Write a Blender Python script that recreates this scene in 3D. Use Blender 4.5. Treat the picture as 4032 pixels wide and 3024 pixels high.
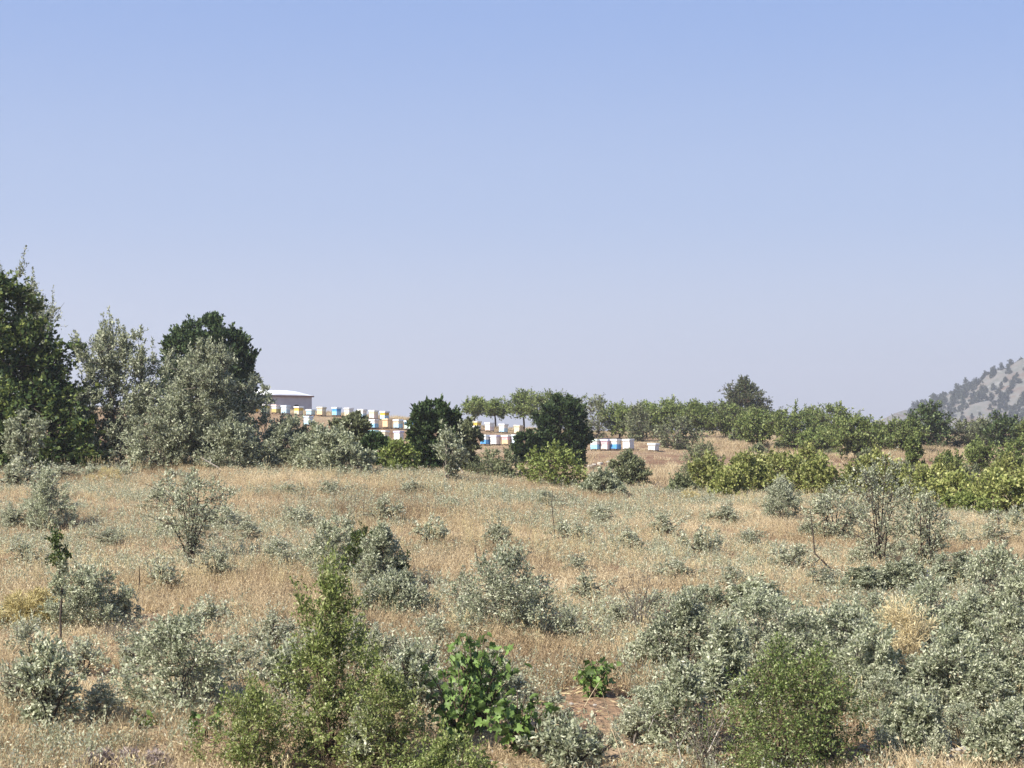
import bpy, bmesh, math, random
import numpy as np
from mathutils import Vector

# ------------------------------------------------------------------ clear
for o in list(bpy.data.objects):
    bpy.data.objects.remove(o)
SC = bpy.context.scene
COL = SC.collection
R = math.radians

# ------------------------------------------------------------------ camera
F = 7524.0            # focal length in photograph pixels (4032 wide, about 30 degrees)
CX, HY = 2016.0, 1700.0
cd = bpy.data.cameras.new('camera')
cd.sensor_width = 36.0
cd.lens = 36.0 * F / 4032.0
cd.shift_y = (HY - 1512.0) / 4032.0
cd.clip_start = 0.1
cd.clip_end = 20000
cam = bpy.data.objects.new('camera', cd)
COL.objects.link(cam)
cam.location = (0, 0, 0)
cam.rotation_euler = (R(90), 0, 0)
SC.camera = cam

# ------------------------------------------------------------------ sky, sun, exposure
SUN_EL, SUN_PHI = 42.0, 51.0      # phi: from straight behind the camera towards the left
sv = Vector((-math.cos(R(SUN_EL)) * math.sin(R(SUN_PHI)),
             -math.cos(R(SUN_EL)) * math.cos(R(SUN_PHI)), math.sin(R(SUN_EL))))
W = bpy.data.worlds.new('World')
SC.world = W
W.use_nodes = True
nt = W.node_tree
nt.nodes.clear()
sky = nt.nodes.new('ShaderNodeTexSky')
sky.sky_type = 'NISHITA'
sky.sun_disc = False
sky.sun_elevation = R(SUN_EL)
sky.sun_rotation = math.atan2(sv.x, sv.y) % (2 * math.pi)
sky.altitude = 900
sky.air_density = 1.0
sky.dust_density = 0.6
sky.ozone_density = 2.5
EXPO = 1.0
# hazy summer sky: the Nishita sky seen through pale lavender dust, the same all round the horizon
tcw = nt.nodes.new('ShaderNodeTexCoord')
sep = nt.nodes.new('ShaderNodeSeparateXYZ')
nt.links.new(tcw.outputs['Generated'], sep.inputs[0])
rw = nt.nodes.new('ShaderNodeValToRGB')
rw.color_ramp.interpolation = 'EASE'
SKYC = [(-.02, (.57, .59, .77)), (.05, (.475, .535, .765)), (.12, (.355, .465, .765)), (.225, (.245, .385, .765)), (1.0, (.16, .30, .68))]
while len(rw.color_ramp.elements) < len(SKYC):
    rw.color_ramp.elements.new(.5)
for e_, (p_, c_) in zip(rw.color_ramp.elements, SKYC):
    e_.position = max(0, p_)
    e_.color = (*[v / 2 ** EXPO for v in c_], 1)
nt.links.new(sep.outputs['Z'], rw.inputs[0])
bg = nt.nodes.new('ShaderNodeBackground')
bg.inputs['Strength'].default_value = 0.10
bg2 = nt.nodes.new('ShaderNodeBackground')
bg2.inputs['Strength'].default_value = 1.0
mxw = nt.nodes.new('ShaderNodeMixShader')
mxw.inputs[0].default_value = 0.85
wo = nt.nodes.new('ShaderNodeOutputWorld')
nt.links.new(sky.outputs[0], bg.inputs['Color'])
nt.links.new(rw.outputs[0], bg2.inputs['Color'])
nt.links.new(bg.outputs[0], mxw.inputs[1])
nt.links.new(bg2.outputs[0], mxw.inputs[2])
nt.links.new(mxw.outputs[0], wo.inputs['Surface'])
sl = bpy.data.lights.new('sun', 'SUN')
sl.energy = 5.0
sl.angle = R(0.53)
sl.color = (1.0, 0.95, 0.86)
so = bpy.data.objects.new('sun', sl)
COL.objects.link(so)
so.rotation_euler = sv.to_track_quat('Z', 'Y').to_euler()
so.location = (-40, -20, 60)
SC.view_settings.view_transform = 'Standard'
SC.view_settings.look = 'None'
SC.view_settings.gamma = 1.0
SC.view_settings.exposure = EXPO

# ------------------------------------------------------------------ materials
MATS = {}


def new_mat(name):
    m = bpy.data.materials.new(name)
    m.use_nodes = True
    n = m.node_tree.nodes
    n.clear()
    out = n.new('ShaderNodeOutputMaterial')
    MATS[name] = m
    return m, n, m.node_tree.links, out


def ramp(n, cols, pos=None):
    r = n.new('ShaderNodeValToRGB')
    e = r.color_ramp.elements
    k = len(cols)
    pos = pos or [i / (k - 1) for i in range(k)]
    while len(e) < k:
        e.new(0.5)
    for i in range(k):
        e[i].position = pos[i]
        e[i].color = (*cols[i], 1)
    return r


def leaf_mat(name, cols, transl=0.3, rough=0.55, spec=0.25, vary=0.25):
    m, n, l, out = new_mat(name)
    g = n.new('ShaderNodeNewGeometry')
    r = ramp(n, cols)
    l.new(g.outputs['Random Per Island'], r.inputs[0])
    oi = n.new('ShaderNodeObjectInfo')
    mr = n.new('ShaderNodeMapRange')
    mr.inputs['To Min'].default_value = 1 - vary
    mr.inputs['To Max'].default_value = 1 + vary
    l.new(oi.outputs['Random'], mr.inputs[0])
    hs = n.new('ShaderNodeHueSaturation')
    l.new(r.outputs[0], hs.inputs['Color'])
    l.new(mr.outputs[0], hs.inputs['Value'])
    p = n.new('ShaderNodeBsdfPrincipled')
    p.inputs['Roughness'].default_value = rough
    p.inputs['Specular IOR Level'].default_value = spec
    t = n.new('ShaderNodeBsdfTranslucent')
    mx = n.new('ShaderNodeMixShader')
    mx.inputs[0].default_value = transl
    l.new(hs.outputs[0], p.inputs['Base Color'])
    l.new(hs.outputs[0], t.inputs['Color'])
    l.new(p.outputs[0], mx.inputs[1])
    l.new(t.outputs[0], mx.inputs[2])
    l.new(mx.outputs[0], out.inputs[0])
    return m


def solid_mat(name, c1, c2, scale=8.0, rough=0.7, spec=0.3, bump=0.0, detail=4):
    m, n, l, out = new_mat(name)
    tc = n.new('ShaderNodeTexCoord')
    nz = n.new('ShaderNodeTexNoise')
    nz.inputs['Scale'].default_value = scale
    nz.inputs['Detail'].default_value = detail
    l.new(tc.outputs['Object'], nz.inputs['Vector'])
    r = ramp(n, [c1, c2], [0.35, 0.65])
    l.new(nz.outputs[0], r.inputs[0])
    p = n.new('ShaderNodeBsdfPrincipled')
    p.inputs['Roughness'].default_value = rough
    p.inputs['Specular IOR Level'].default_value = spec
    l.new(r.outputs[0], p.inputs['Base Color'])
    if bump:
        b = n.new('ShaderNodeBump')
        b.inputs['Strength'].default_value = bump
        b.inputs['Distance'].default_value = 0.02
        l.new(nz.outputs[0], b.inputs['Height'])
        l.new(b.outputs[0], p.inputs['Normal'])
    l.new(p.outputs[0], out.inputs[0])
    return m


leaf_mat('silver_leaf', [(.15, .17, .09), (.33, .36, .225), (.48, .50, .335), (.70, .70, .53)], .36, .5, .3, .10)
leaf_mat('silver_far', [(.14, .16, .085), (.33, .355, .22), (.57, .58, .42)], .34, .5, .3, .10)
leaf_mat('silver_pale', [(.27, .285, .17), (.40, .415, .27), (.52, .53, .37), (.68, .67, .52)], .4, .5, .3, .10)
leaf_mat('juniper_leaf', [(.030, .052, .022), (.050, .082, .030), (.085, .115, .042)], .15, .6, .2, .15)
leaf_mat('dark_tree_leaf', [(.030, .055, .018), (.060, .095, .028), (.115, .15, .042), (.21, .24, .065)], .25, .5, .3, .1)
leaf_mat('oak_leaf', [(.035, .06, .025), (.07, .10, .035), (.12, .15, .055)], .2, .5, .3, .15)
leaf_mat('almond_leaf', [(.10, .14, .042), (.185, .235, .068), (.30, .335, .12)], .32, .5, .3, .15)
leaf_mat('vineyard_leaf', [(.13, .155, .045), (.22, .25, .07), (.31, .33, .105), (.44, .43, .17)], .3, .5, .3, .18)
leaf_mat('grass_green_leaf', [(.11, .15, .042), (.20, .255, .068), (.30, .345, .105), (.48, .49, .25)], .38, .45, .35, .12)
leaf_mat('bright_green_fine', [(.075, .12, .03), (.14, .20, .05), (.23, .28, .085), (.40, .43, .22)], .36, .45, .35, .12)
leaf_mat('bright_green_leaf', [(.11, .14, .035), (.19, .235, .06), (.29, .325, .10)], .3, .5, .3, .12)
leaf_mat('vine_leaf', [(.14, .22, .055), (.15, .23, .06), (.16, .24, .065)], .35, .5, .35, .55)
leaf_mat('grey_green_leaf', [(.11, .125, .065), (.18, .20, .10), (.28, .295, .165)], .25, .5, .3, .15)
leaf_mat('yellow_broom', [(.44, .36, .14), (.58, .49, .22), (.70, .61, .33)], .3, .6, .2, .15)
leaf_mat('straw_head', [(.46, .37, .19), (.60, .50, .28), (.70, .60, .38)], .25, .6, .2, .15)
leaf_mat('mauve_head', [(.28, .22, .20), (.38, .31, .28), (.48, .40, .34)], .25, .6, .2, .12)
leaf_mat('pine_leaf', [(.045, .055, .028), (.075, .09, .042), (.12, .125, .065)], .15, .6, .2, .15)
leaf_mat('hill_tree_leaf', [(.035, .045, .03), (.055, .065, .042), (.08, .085, .06)], .15, .7, .1, .3)
leaf_mat('dry_leaf', [(.16, .10, .06), (.26, .17, .10), (.36, .26, .17)], .2, .7, .1, .2)
solid_mat('clod_soil', (.15, .085, .055), (.27, .175, .115), 20, .95, .1, .3)
solid_mat('bark_grey', (.10, .085, .07), (.20, .175, .15), 12, .85, .15, .4)
solid_mat('bark_dark', (.045, .035, .03), (.09, .07, .055), 12, .85, .15, .4)
solid_mat('bark_brown', (.08, .055, .038), (.15, .105, .075), 12, .85, .15, .4)
solid_mat('dead_wood', (.30, .26, .22), (.48, .43, .37), 14, .85, .15, .3)
solid_mat('straw_stem', (.42, .33, .2), (.55, .46, .31), 9, .7, .2)
solid_mat('limestone', (.28, .25, .21), (.44, .40, .35), 5, .9, .15, .6)
solid_mat('dark_stone', (.045, .042, .045), (.10, .095, .095), 9, .9, .2, .8)
solid_mat('roof_white', (.74, .74, .75), (.82, .82, .82), 1.2, .45, .4)
solid_mat('cabin_wall_shaded', (.46, .44, .44), (.54, .52, .52), 1.5, .6, .3)  # grey of the shaded long wall, shade put into the colour
solid_mat('cabin_end_lit', (.68, .67, .65), (.78, .77, .75), 1.5, .55, .3)  # end wall of the same cabin, sunlit tone put into the colour
solid_mat('cabin_shade', (.03, .035, .055), (.05, .055, .08), 2, .5, .3)  # near-black tone for the shade inside the arched opening
solid_mat('rust_trim', (.25, .16, .13), (.35, .24, .2), 6, .7, .2)
solid_mat('stand_wood', (.12, .085, .06), (.2, .15, .11), 8, .8, .2)
solid_mat('entrance_dark', (.02, .018, .016), (.04, .035, .03), 8, .8, .2)
solid_mat('bag_blue', (.05, .05, .16), (.09, .08, .24), 10, .35, .5)
PAINT = dict(white=(.74, .73, .70), cream=(.72, .62, .44), peach=(.74, .54, .32), yellow=(.68, .47, .09),
             orange=(.66, .38, .06), lime=(.55, .55, .14), pale_blue=(.42, .60, .72), blue=(.10, .33, .66),
             sky=(.30, .58, .80), mint=(.56, .70, .60), pale_green=(.50, .62, .45), pink=(.74, .44, .46),
             pale_pink=(.76, .60, .55), lavender=(.58, .56, .72), teal=(.30, .55, .55), ochre=(.55, .42, .16),
             ice=(.62, .72, .78))
for k, c in PAINT.items():
    solid_mat('paint_' + k, tuple(v * .82 for v in c), c, 7, .5, .35)


def grass_mat(name, a, b, c, transl=.25):
    """dry grass: colour by blade and by slow patches over the field"""
    m, n, l, out = new_mat(name)
    g = n.new('ShaderNodeNewGeometry')
    nz = n.new('ShaderNodeTexNoise')
    nz.inputs['Scale'].default_value = 0.22
    nz.inputs['Detail'].default_value = 5
    l.new(g.outputs['Position'], nz.inputs['Vector'])
    ad = n.new('ShaderNodeMath')
    ad.operation = 'MULTIPLY_ADD'
    ad.inputs[1].default_value = .45
    l.new(g.outputs['Random Per Island'], ad.inputs[0])
    sc = n.new('ShaderNodeMath')
    sc.operation = 'MULTIPLY_ADD'
    sc.inputs[1].default_value = 1.5
    sc.inputs[2].default_value = -.48
    l.new(nz.outputs[0], sc.inputs[0])
    l.new(sc.outputs[0], ad.inputs[2])
    r = ramp(n, [a, b, c], [.1, .5, .95])
    l.new(ad.outputs[0], r.inputs[0])
    p = n.new('ShaderNodeBsdfPrincipled')
    p.inputs['Roughness'].default_value = .6
    p.inputs['Specular IOR Level'].default_value = .2
    t = n.new('ShaderNodeBsdfTranslucent')
    mx = n.new('ShaderNodeMixShader')
    mx.inputs[0].default_value = transl
    l.new(r.outputs[0], p.inputs['Base Color'])
    l.new(r.outputs[0], t.inputs['Color'])
    l.new(p.outputs[0], mx.inputs[1])
    l.new(t.outputs[0], mx.inputs[2])
    l.new(mx.outputs[0], out.inputs[0])
    return m


grass_mat('dry_grass', (.30, .215, .125), (.53, .42, .255), (.78, .67, .45), .38)


def ground_mat():
    m, n, l, out = new_mat('ground_soil')
    g = n.new('ShaderNodeNewGeometry')
    n1 = n.new('ShaderNodeTexNoise')
    n1.inputs['Scale'].default_value = .17
    n1.inputs['Detail'].default_value = 7
    n1.inputs['Roughness'].default_value = .62
    n2 = n.new('ShaderNodeTexNoise')
    n2.inputs['Scale'].default_value = 9
    n2.inputs['Detail'].default_value = 6
    l.new(g.outputs['Position'], n1.inputs['Vector'])
    l.new(g.outputs['Position'], n2.inputs['Vector'])
    r1 = ramp(n, [(.17, .095, .06), (.24, .15, .095), (.33, .235, .15), (.42, .33, .22)], [.3, .43, .55, .7])
    l.new(n1.outputs[0], r1.inputs[0])
    r2 = ramp(n, [(.55, .55, .55), (1.15, 1.1, 1.05)], [.3, .7])
    l.new(n2.outputs[0], r2.inputs[0])
    mx = n.new('ShaderNodeMix')
    mx.data_type = 'RGBA'
    mx.blend_type = 'MULTIPLY'
    mx.inputs[0].default_value = 1
    l.new(r1.outputs[0], mx.inputs[6])
    l.new(r2.outputs[0], mx.inputs[7])
    p = n.new('ShaderNodeBsdfPrincipled')
    p.inputs['Roughness'].default_value = .95
    p.inputs['Specular IOR Level'].default_value = .1
    l.new(mx.outputs[2], p.inputs['Base Color'])
    b = n.new('ShaderNodeBump')
    b.inputs['Strength'].default_value = 1.0
    b.inputs['Distance'].default_value = .12
    l.new(n2.outputs[0], b.inputs['Height'])
    l.new(b.outputs[0], p.inputs['Normal'])
    l.new(p.outputs[0], out.inputs[0])


ground_mat()


def hill_mat():
    m, n, l, out = new_mat('hill_rock')
    g = n.new('ShaderNodeNewGeometry')
    n1 = n.new('ShaderNodeTexNoise')
    n1.inputs['Scale'].default_value = .07
    n1.inputs['Detail'].default_value = 8
    n1.inputs['Roughness'].default_value = .68
    l.new(g.outputs['Position'], n1.inputs['Vector'])
    r = ramp(n, [(.14, .105, .085), (.15, .13, .11), (.17, .16, .145), (.115, .118, .10), (.24, .23, .215)],
             [.36, .44, .5, .57, .66])
    l.new(n1.outputs[0], r.inputs[0])
    p = n.new('ShaderNodeBsdfPrincipled')
    p.inputs['Roughness'].default_value = .95
    p.inputs['Specular IOR Level'].default_value = .1
    l.new(r.outputs[0], p.inputs['Base Color'])
    l.new(p.outputs[0], out.inputs[0])


hill_mat()

# ------------------------------------------------------------------ mesh helpers


def np_mesh(name, V, quads=None, tris=None, smooth=False):
    me = bpy.data.meshes.new(name)
    V = np.asarray(V, np.float32).reshape(-1, 3)
    nq = 0 if quads is None else len(quads)
    ntr = 0 if tris is None else len(tris)
    parts = []
    if nq:
        parts.append(np.asarray(quads, np.int32).ravel())
    if ntr:
        parts.append(np.asarray(tris, np.int32).ravel())
    me.vertices.add(len(V))
    me.vertices.foreach_set('co', V.ravel())
    if parts:
        L = np.concatenate(parts)
        me.loops.add(len(L))
        me.loops.foreach_set('vertex_index', L)
        me.polygons.add(nq + ntr)
        st = np.concatenate([np.arange(nq) * 4, nq * 4 + np.arange(ntr) * 3]).astype(np.int32)
        me.polygons.foreach_set('loop_start', st)
        if smooth:
            me.polygons.foreach_set('use_smooth', np.ones(nq + ntr, bool))
    me.update(calc_edges=True)
    return me


def obj(name, me, mat=None, parent=None, loc=None):
    o = bpy.data.objects.new(name, me)
    COL.objects.link(o)
    if mat and len(me.materials) == 0:
        me.materials.append(MATS[mat])
    if parent:
        o.parent = parent
    if loc is not None:
        o.location = loc
    return o


def tag(o, label, cat, group=None, kind=None):
    if label:
        o['label'] = label
    if cat:
        o['category'] = cat
    if group:
        o['group'] = group
    if kind:
        o['kind'] = kind
    return o


def empty(name, loc, rz=0):
    o = bpy.data.objects.new(name, None)
    COL.objects.link(o)
    o.empty_display_size = .2
    o.location = loc
    o.rotation_euler = (0, 0, rz)
    return o


def bm_mesh(name, fn):
    bm = bmesh.new()
    fn(bm)
    me = bpy.data.meshes.new(name)
    bm.to_mesh(me)
    bm.free()
    return me


def bx(bm, x0, x1, y0, y1, z0, z1, bev=0):
    vs = [bm.verts.new((x, y, z)) for z in (z0, z1) for (x, y) in ((x0, y0), (x1, y0), (x1, y1), (x0, y1))]
    fs = [bm.faces.new([vs[i] for i in f]) for f in
          ((3, 2, 1, 0), (4, 5, 6, 7), (0, 1, 5, 4), (1, 2, 6, 5), (2, 3, 7, 6), (3, 0, 4, 7))]
    if bev:
        ed = list({e for f in fs for e in f.edges})
        bmesh.ops.bevel(bm, geom=ed, offset=bev, segments=1, affect='EDGES', profile=.5)


def nrm(a):
    return a / np.maximum(np.linalg.norm(a, axis=-1, keepdims=True), 1e-9)


def tubes(P0, P1, r0, r1, sides=4):
    """prisms between matching points -> verts, quads"""
    P0 = np.asarray(P0, float).reshape(-1, 3)
    P1 = np.asarray(P1, float).reshape(-1, 3)
    n = len(P0)
    r0 = np.broadcast_to(np.asarray(r0, float), (n,))
    r1 = np.broadcast_to(np.asarray(r1, float), (n,))
    d = nrm(P1 - P0)
    ref = np.where(np.abs(d[:, 2:3]) > .9, np.array([[1., 0, 0]]), np.array([[0, 0, 1.]]))
    a = nrm(np.cross(d, ref))
    b = np.cross(d, a)
    ang = np.arange(sides) / sides * 2 * np.pi
    ring = a[:, None] * np.cos(ang)[None, :, None] + b[:, None] * np.sin(ang)[None, :, None]
    V = np.concatenate([P0[:, None] + ring * r0[:, None, None], P1[:, None] + ring * r1[:, None, None]], 1)
    base = (np.arange(n) * 2 * sides)[:, None]
    i = np.arange(sides)
    j = (i + 1) % sides
    Q = np.stack([base + i, base + j, base + sides + j, base + sides + i], -1).reshape(-1, 4)
    return V.reshape(-1, 3), Q


def leaves(P, D, L, Wd, rng, fold=.15):
    """folded four-sided leaves -> verts, quads"""
    n = len(P)
    L = np.broadcast_to(np.asarray(L, float), (n,))[:, None]
    Wd = np.broadcast_to(np.asarray(Wd, float), (n,))[:, None]
    D = nrm(D)
    S = nrm(np.cross(D, rng.normal(size=(n, 3))))
    N = np.cross(D, S)
    m = P + D * L * .48 + N * L * fold
    V = np.stack([P, m + S * Wd * .5, P + D * L, m - S * Wd * .5], 1).reshape(-1, 3)
    Q = (np.arange(n) * 4)[:, None] + np.arange(4)[None]
    return V, Q


# ------------------------------------------------------------------ terrain
KD = np.array([20, 30, 40, 50, 60, 80, 100, 118, 130, 140, 148, 165, 200, 300], float)
KC = np.array([-1500, 1000, 1500, 1950, 2150, 2350, 2800, 3400, 4032, 6000], float)
KP = np.array([
    [3024, 2433, 2142, 1960, 1850, 1800, 1775, 1750, 1720, 1664, 1618, 1612, 1655, 1695],
    [3024, 2433, 2142, 1960, 1855, 1806, 1778, 1757, 1727, 1668, 1624, 1617, 1660, 1695],
    [3024, 2433, 2150, 1970, 1870, 1830, 1800, 1785, 1750, 1685, 1647, 1640, 1670, 1695],
    [3024, 2433, 2160, 1990, 1900, 1855, 1830, 1802, 1754, 1722, 1698, 1688, 1690, 1696],
    [3024, 2437, 2168, 2005, 1920, 1880, 1850, 1797, 1752, 1732, 1715, 1700, 1695, 1696],
    [3024, 2440, 2178, 2018, 1938, 1900, 1848, 1767, 1750, 1742, 1733, 1712, 1698, 1697],
    [3024, 2440, 2200, 2040, 1965, 1905, 1832, 1777, 1752, 1736, 1725, 1708, 1698, 1697],
    [3024, 2450, 2220, 2060, 1988, 1920, 1850, 1802, 1776, 1756, 1744, 1718, 1702, 1698],
    [3024, 2460, 2240, 2092, 2035, 1945, 1872, 1822, 1792, 1771, 1756, 1728, 1704, 1699],
    [3024, 2460, 2240, 2092, 2035, 1945, 1872, 1822, 1792, 1771, 1756, 1728, 1704, 1699]], float)
FD = np.arange(0, 330.1, .5)
FC = np.arange(-1500, 6000.1, 50)
NEARD = np.array([0, 4, 8, 12, 16], float)
NEARZ = np.array([-1.65, -1.9, -2.7, -3.4, -3.58])
_z = []
for row in KP:
    zz = (HY - row) / F * KD
    zf = np.interp(FD, np.concatenate([NEARD, KD, [330]]), np.concatenate([NEARZ, zz, [zz[-1] - .2]]))
    k = np.exp(-.5 * (np.arange(-8, 9) / 3.2) ** 2)
    k /= k.sum()
    zp = np.pad(zf, 8, mode='edge')
    _z.append(np.convolve(zp, k, 'valid'))
_z = np.array(_z)
ZT = np.array([np.interp(FC, KC, _z[:, i]) for i in range(len(FD))]).T
k = np.exp(-.5 * (np.arange(-4, 5) / 1.8) ** 2)
k /= k.sum()
ZT = np.array([np.convolve(np.pad(ZT[:, i], 4, mode='edge'), k, 'valid') for i in range(len(FD))]).T


def height(x, y):
    x = np.asarray(x, float)
    y = np.asarray(y, float)
    yy = np.clip(y, 0, 329.9)
    px = np.clip(CX + F * x / np.maximum(y, 17.), -1499, 5999)
    ci = (px + 1500) / 50
    di = yy / .5
    c0 = np.clip(ci.astype(int), 0, len(FC) - 2)
    d0 = np.clip(di.astype(int), 0, len(FD) - 2)
    fc, fd = ci - c0, di - d0
    z = (ZT[c0, d0] * (1 - fc) * (1 - fd) + ZT[c0 + 1, d0] * fc * (1 - fd) +
         ZT[c0, d0 + 1] * (1 - fc) * fd + ZT[c0 + 1, d0 + 1] * fc * fd)
    bump = (.045 * np.sin(x * 1.1 + .7 * np.sin(y * .6)) * np.sin(y * .83 + 1.3) +
            .03 * np.sin(x * 2.3 + y * 1.1) * np.sin(y * 2.0 - x * .5) +
            .015 * np.sin(x * 5.1 + 2 * np.sin(y * 1.7)) * np.sin(y * 4.3 + x))
    z = z + bump * np.clip(1.3 - np.abs(y - 60) / 200, 0, 1)
    f = np.clip((y - 300) / 500, 0, 1)
    f = f * f * (3 - 2 * f)
    z = z * (1 - f) + (-6.0) * f
    b = np.clip((-y - 5) / 60, 0, 1)
    z = z - b * 1.0
    return z


def hz(x, y):
    return float(height(np.array([x]), np.array([y]))[0])


def gx(px, D):
    return (px - CX) / F * D


def on(px, D):
    x = gx(px, D)
    return (x, D, hz(x, D))


_dd = np.arange(16, 170, .1)


def depth_of(px, py):
    """distance at which the ground shows at this pixel (first hit)"""
    z = height(gx(px, _dd), _dd)
    p = HY - F * z / _dd
    i = np.argmax(p <= py)
    return float(_dd[i]) if p[i] <= py else 165.


def axis(parts):
    return np.unique(np.concatenate([np.arange(a, b, s) for a, b, s in parts]))


xs = axis([(-4000, -600, 400), (-600, -120, 40), (-120, -55, 4), (-55, 55, .55), (55, 120, 4), (120, 600, 40), (600, 4001, 400)])
ys = axis([(-3000, -200, 400), (-200, -20, 20), (-20, 10, 2), (10, 75, .4), (75, 175, .8), (175, 330, 5), (330, 1000, 40), (1000, 5001, 400)])
gxx, gyy = np.meshgrid(xs, ys)
gz = height(gxx, gyy)
nx, ny = len(xs), len(ys)
idx = np.arange(nx * ny).reshape(ny, nx)
Q = np.stack([idx[:-1, :-1], idx[:-1, 1:], idx[1:, 1:], idx[1:, :-1]], -1).reshape(-1, 4)
gme = np_mesh('ground', np.stack([gxx, gyy, gz], -1), Q, smooth=True)
ground = obj('ground', gme, 'ground_soil')
ground['kind'] = 'structure'

# ------------------------------------------------------------------ the far hill
HDX, HDY = 560.0, 1250.0


def hill_h(x, y):
    x = np.asarray(x, float)
    y = np.asarray(y, float)
    dx, dy = (x - HDX), (y - HDY) * .8
    r = np.hypot(dx, dy)
    a = np.arctan2(dy, dx)
    rr = r * (1 + .06 * np.sin(3 * a + 1) + .04 * np.sin(7 * a + 2) + .025 * np.sin(13 * a))
    h = 152 * np.clip(1 - rr / 330, 0, None) ** 1.12 * 1.0
    h = h + 4.0 * np.sin(x * .055 + np.sin(y * .03)) * np.sin(y * .045) * np.clip(h / 20, 0, 1)
    h = h + 1.6 * np.sin(x * .16 + 1.3 * np.sin(y * .1)) * np.sin(y * .14 + x * .05) * np.clip(h / 15, 0, 1)
    return -7.5 + h


hx = np.arange(150, 980, 5.)
hy = np.arange(800, 1720, 6.)
X, Y = np.meshgrid(hx, hy)
idx = np.arange(X.size).reshape(X.shape)
Q = np.stack([idx[:-1, :-1], idx[:-1, 1:], idx[1:, 1:], idx[1:, :-1]], -1).reshape(-1, 4)
rngh = np.random.default_rng(5)
HZ = hill_h(X, Y) + rngh.normal(0, .8, X.shape) * (hill_h(X, Y) > -6)
hill = obj('hill', np_mesh('hill', np.stack([X, Y, HZ], -1), Q, smooth=False), 'hill_rock')
hill['kind'] = 'structure'

# ------------------------------------------------------------------ plants


def prof_dome(t):          # broad rounded crown
    return np.sqrt(np.clip(1 - (2 * np.clip(t, 0, 1) - .86) ** 2 / 1.35, 0, 1))


def prof_round(t):
    return np.sqrt(np.clip(1 - (2 * t - 1) ** 2, 0, 1))


def prof_cone(t):
    return np.clip((1 - t) ** .72 + .04, 0, 1)


def prof_vase(t):          # narrow foot, widest high
    return np.clip(.35 + 1.15 * t, 0, 1) * np.sqrt(np.clip(1 - np.clip((t - .6) / .42, 0, 1) ** 2.2, 0, 1))


def prof_mound(t):
    return np.sqrt(np.clip(1 - t ** 2.2, 0, 1))


def prof_big(t):           # full-bodied, rounded top
    return np.sqrt(np.clip(1 - np.clip((t - .5) / .5, 0, 1) ** 3.0, 0, 1)) * np.clip(.78 + .5 * t, 0, 1)


PROF = dict(big=prof_big, dome=prof_dome, round=prof_round, cone=prof_cone, vase=prof_vase, mound=prof_mound)

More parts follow.
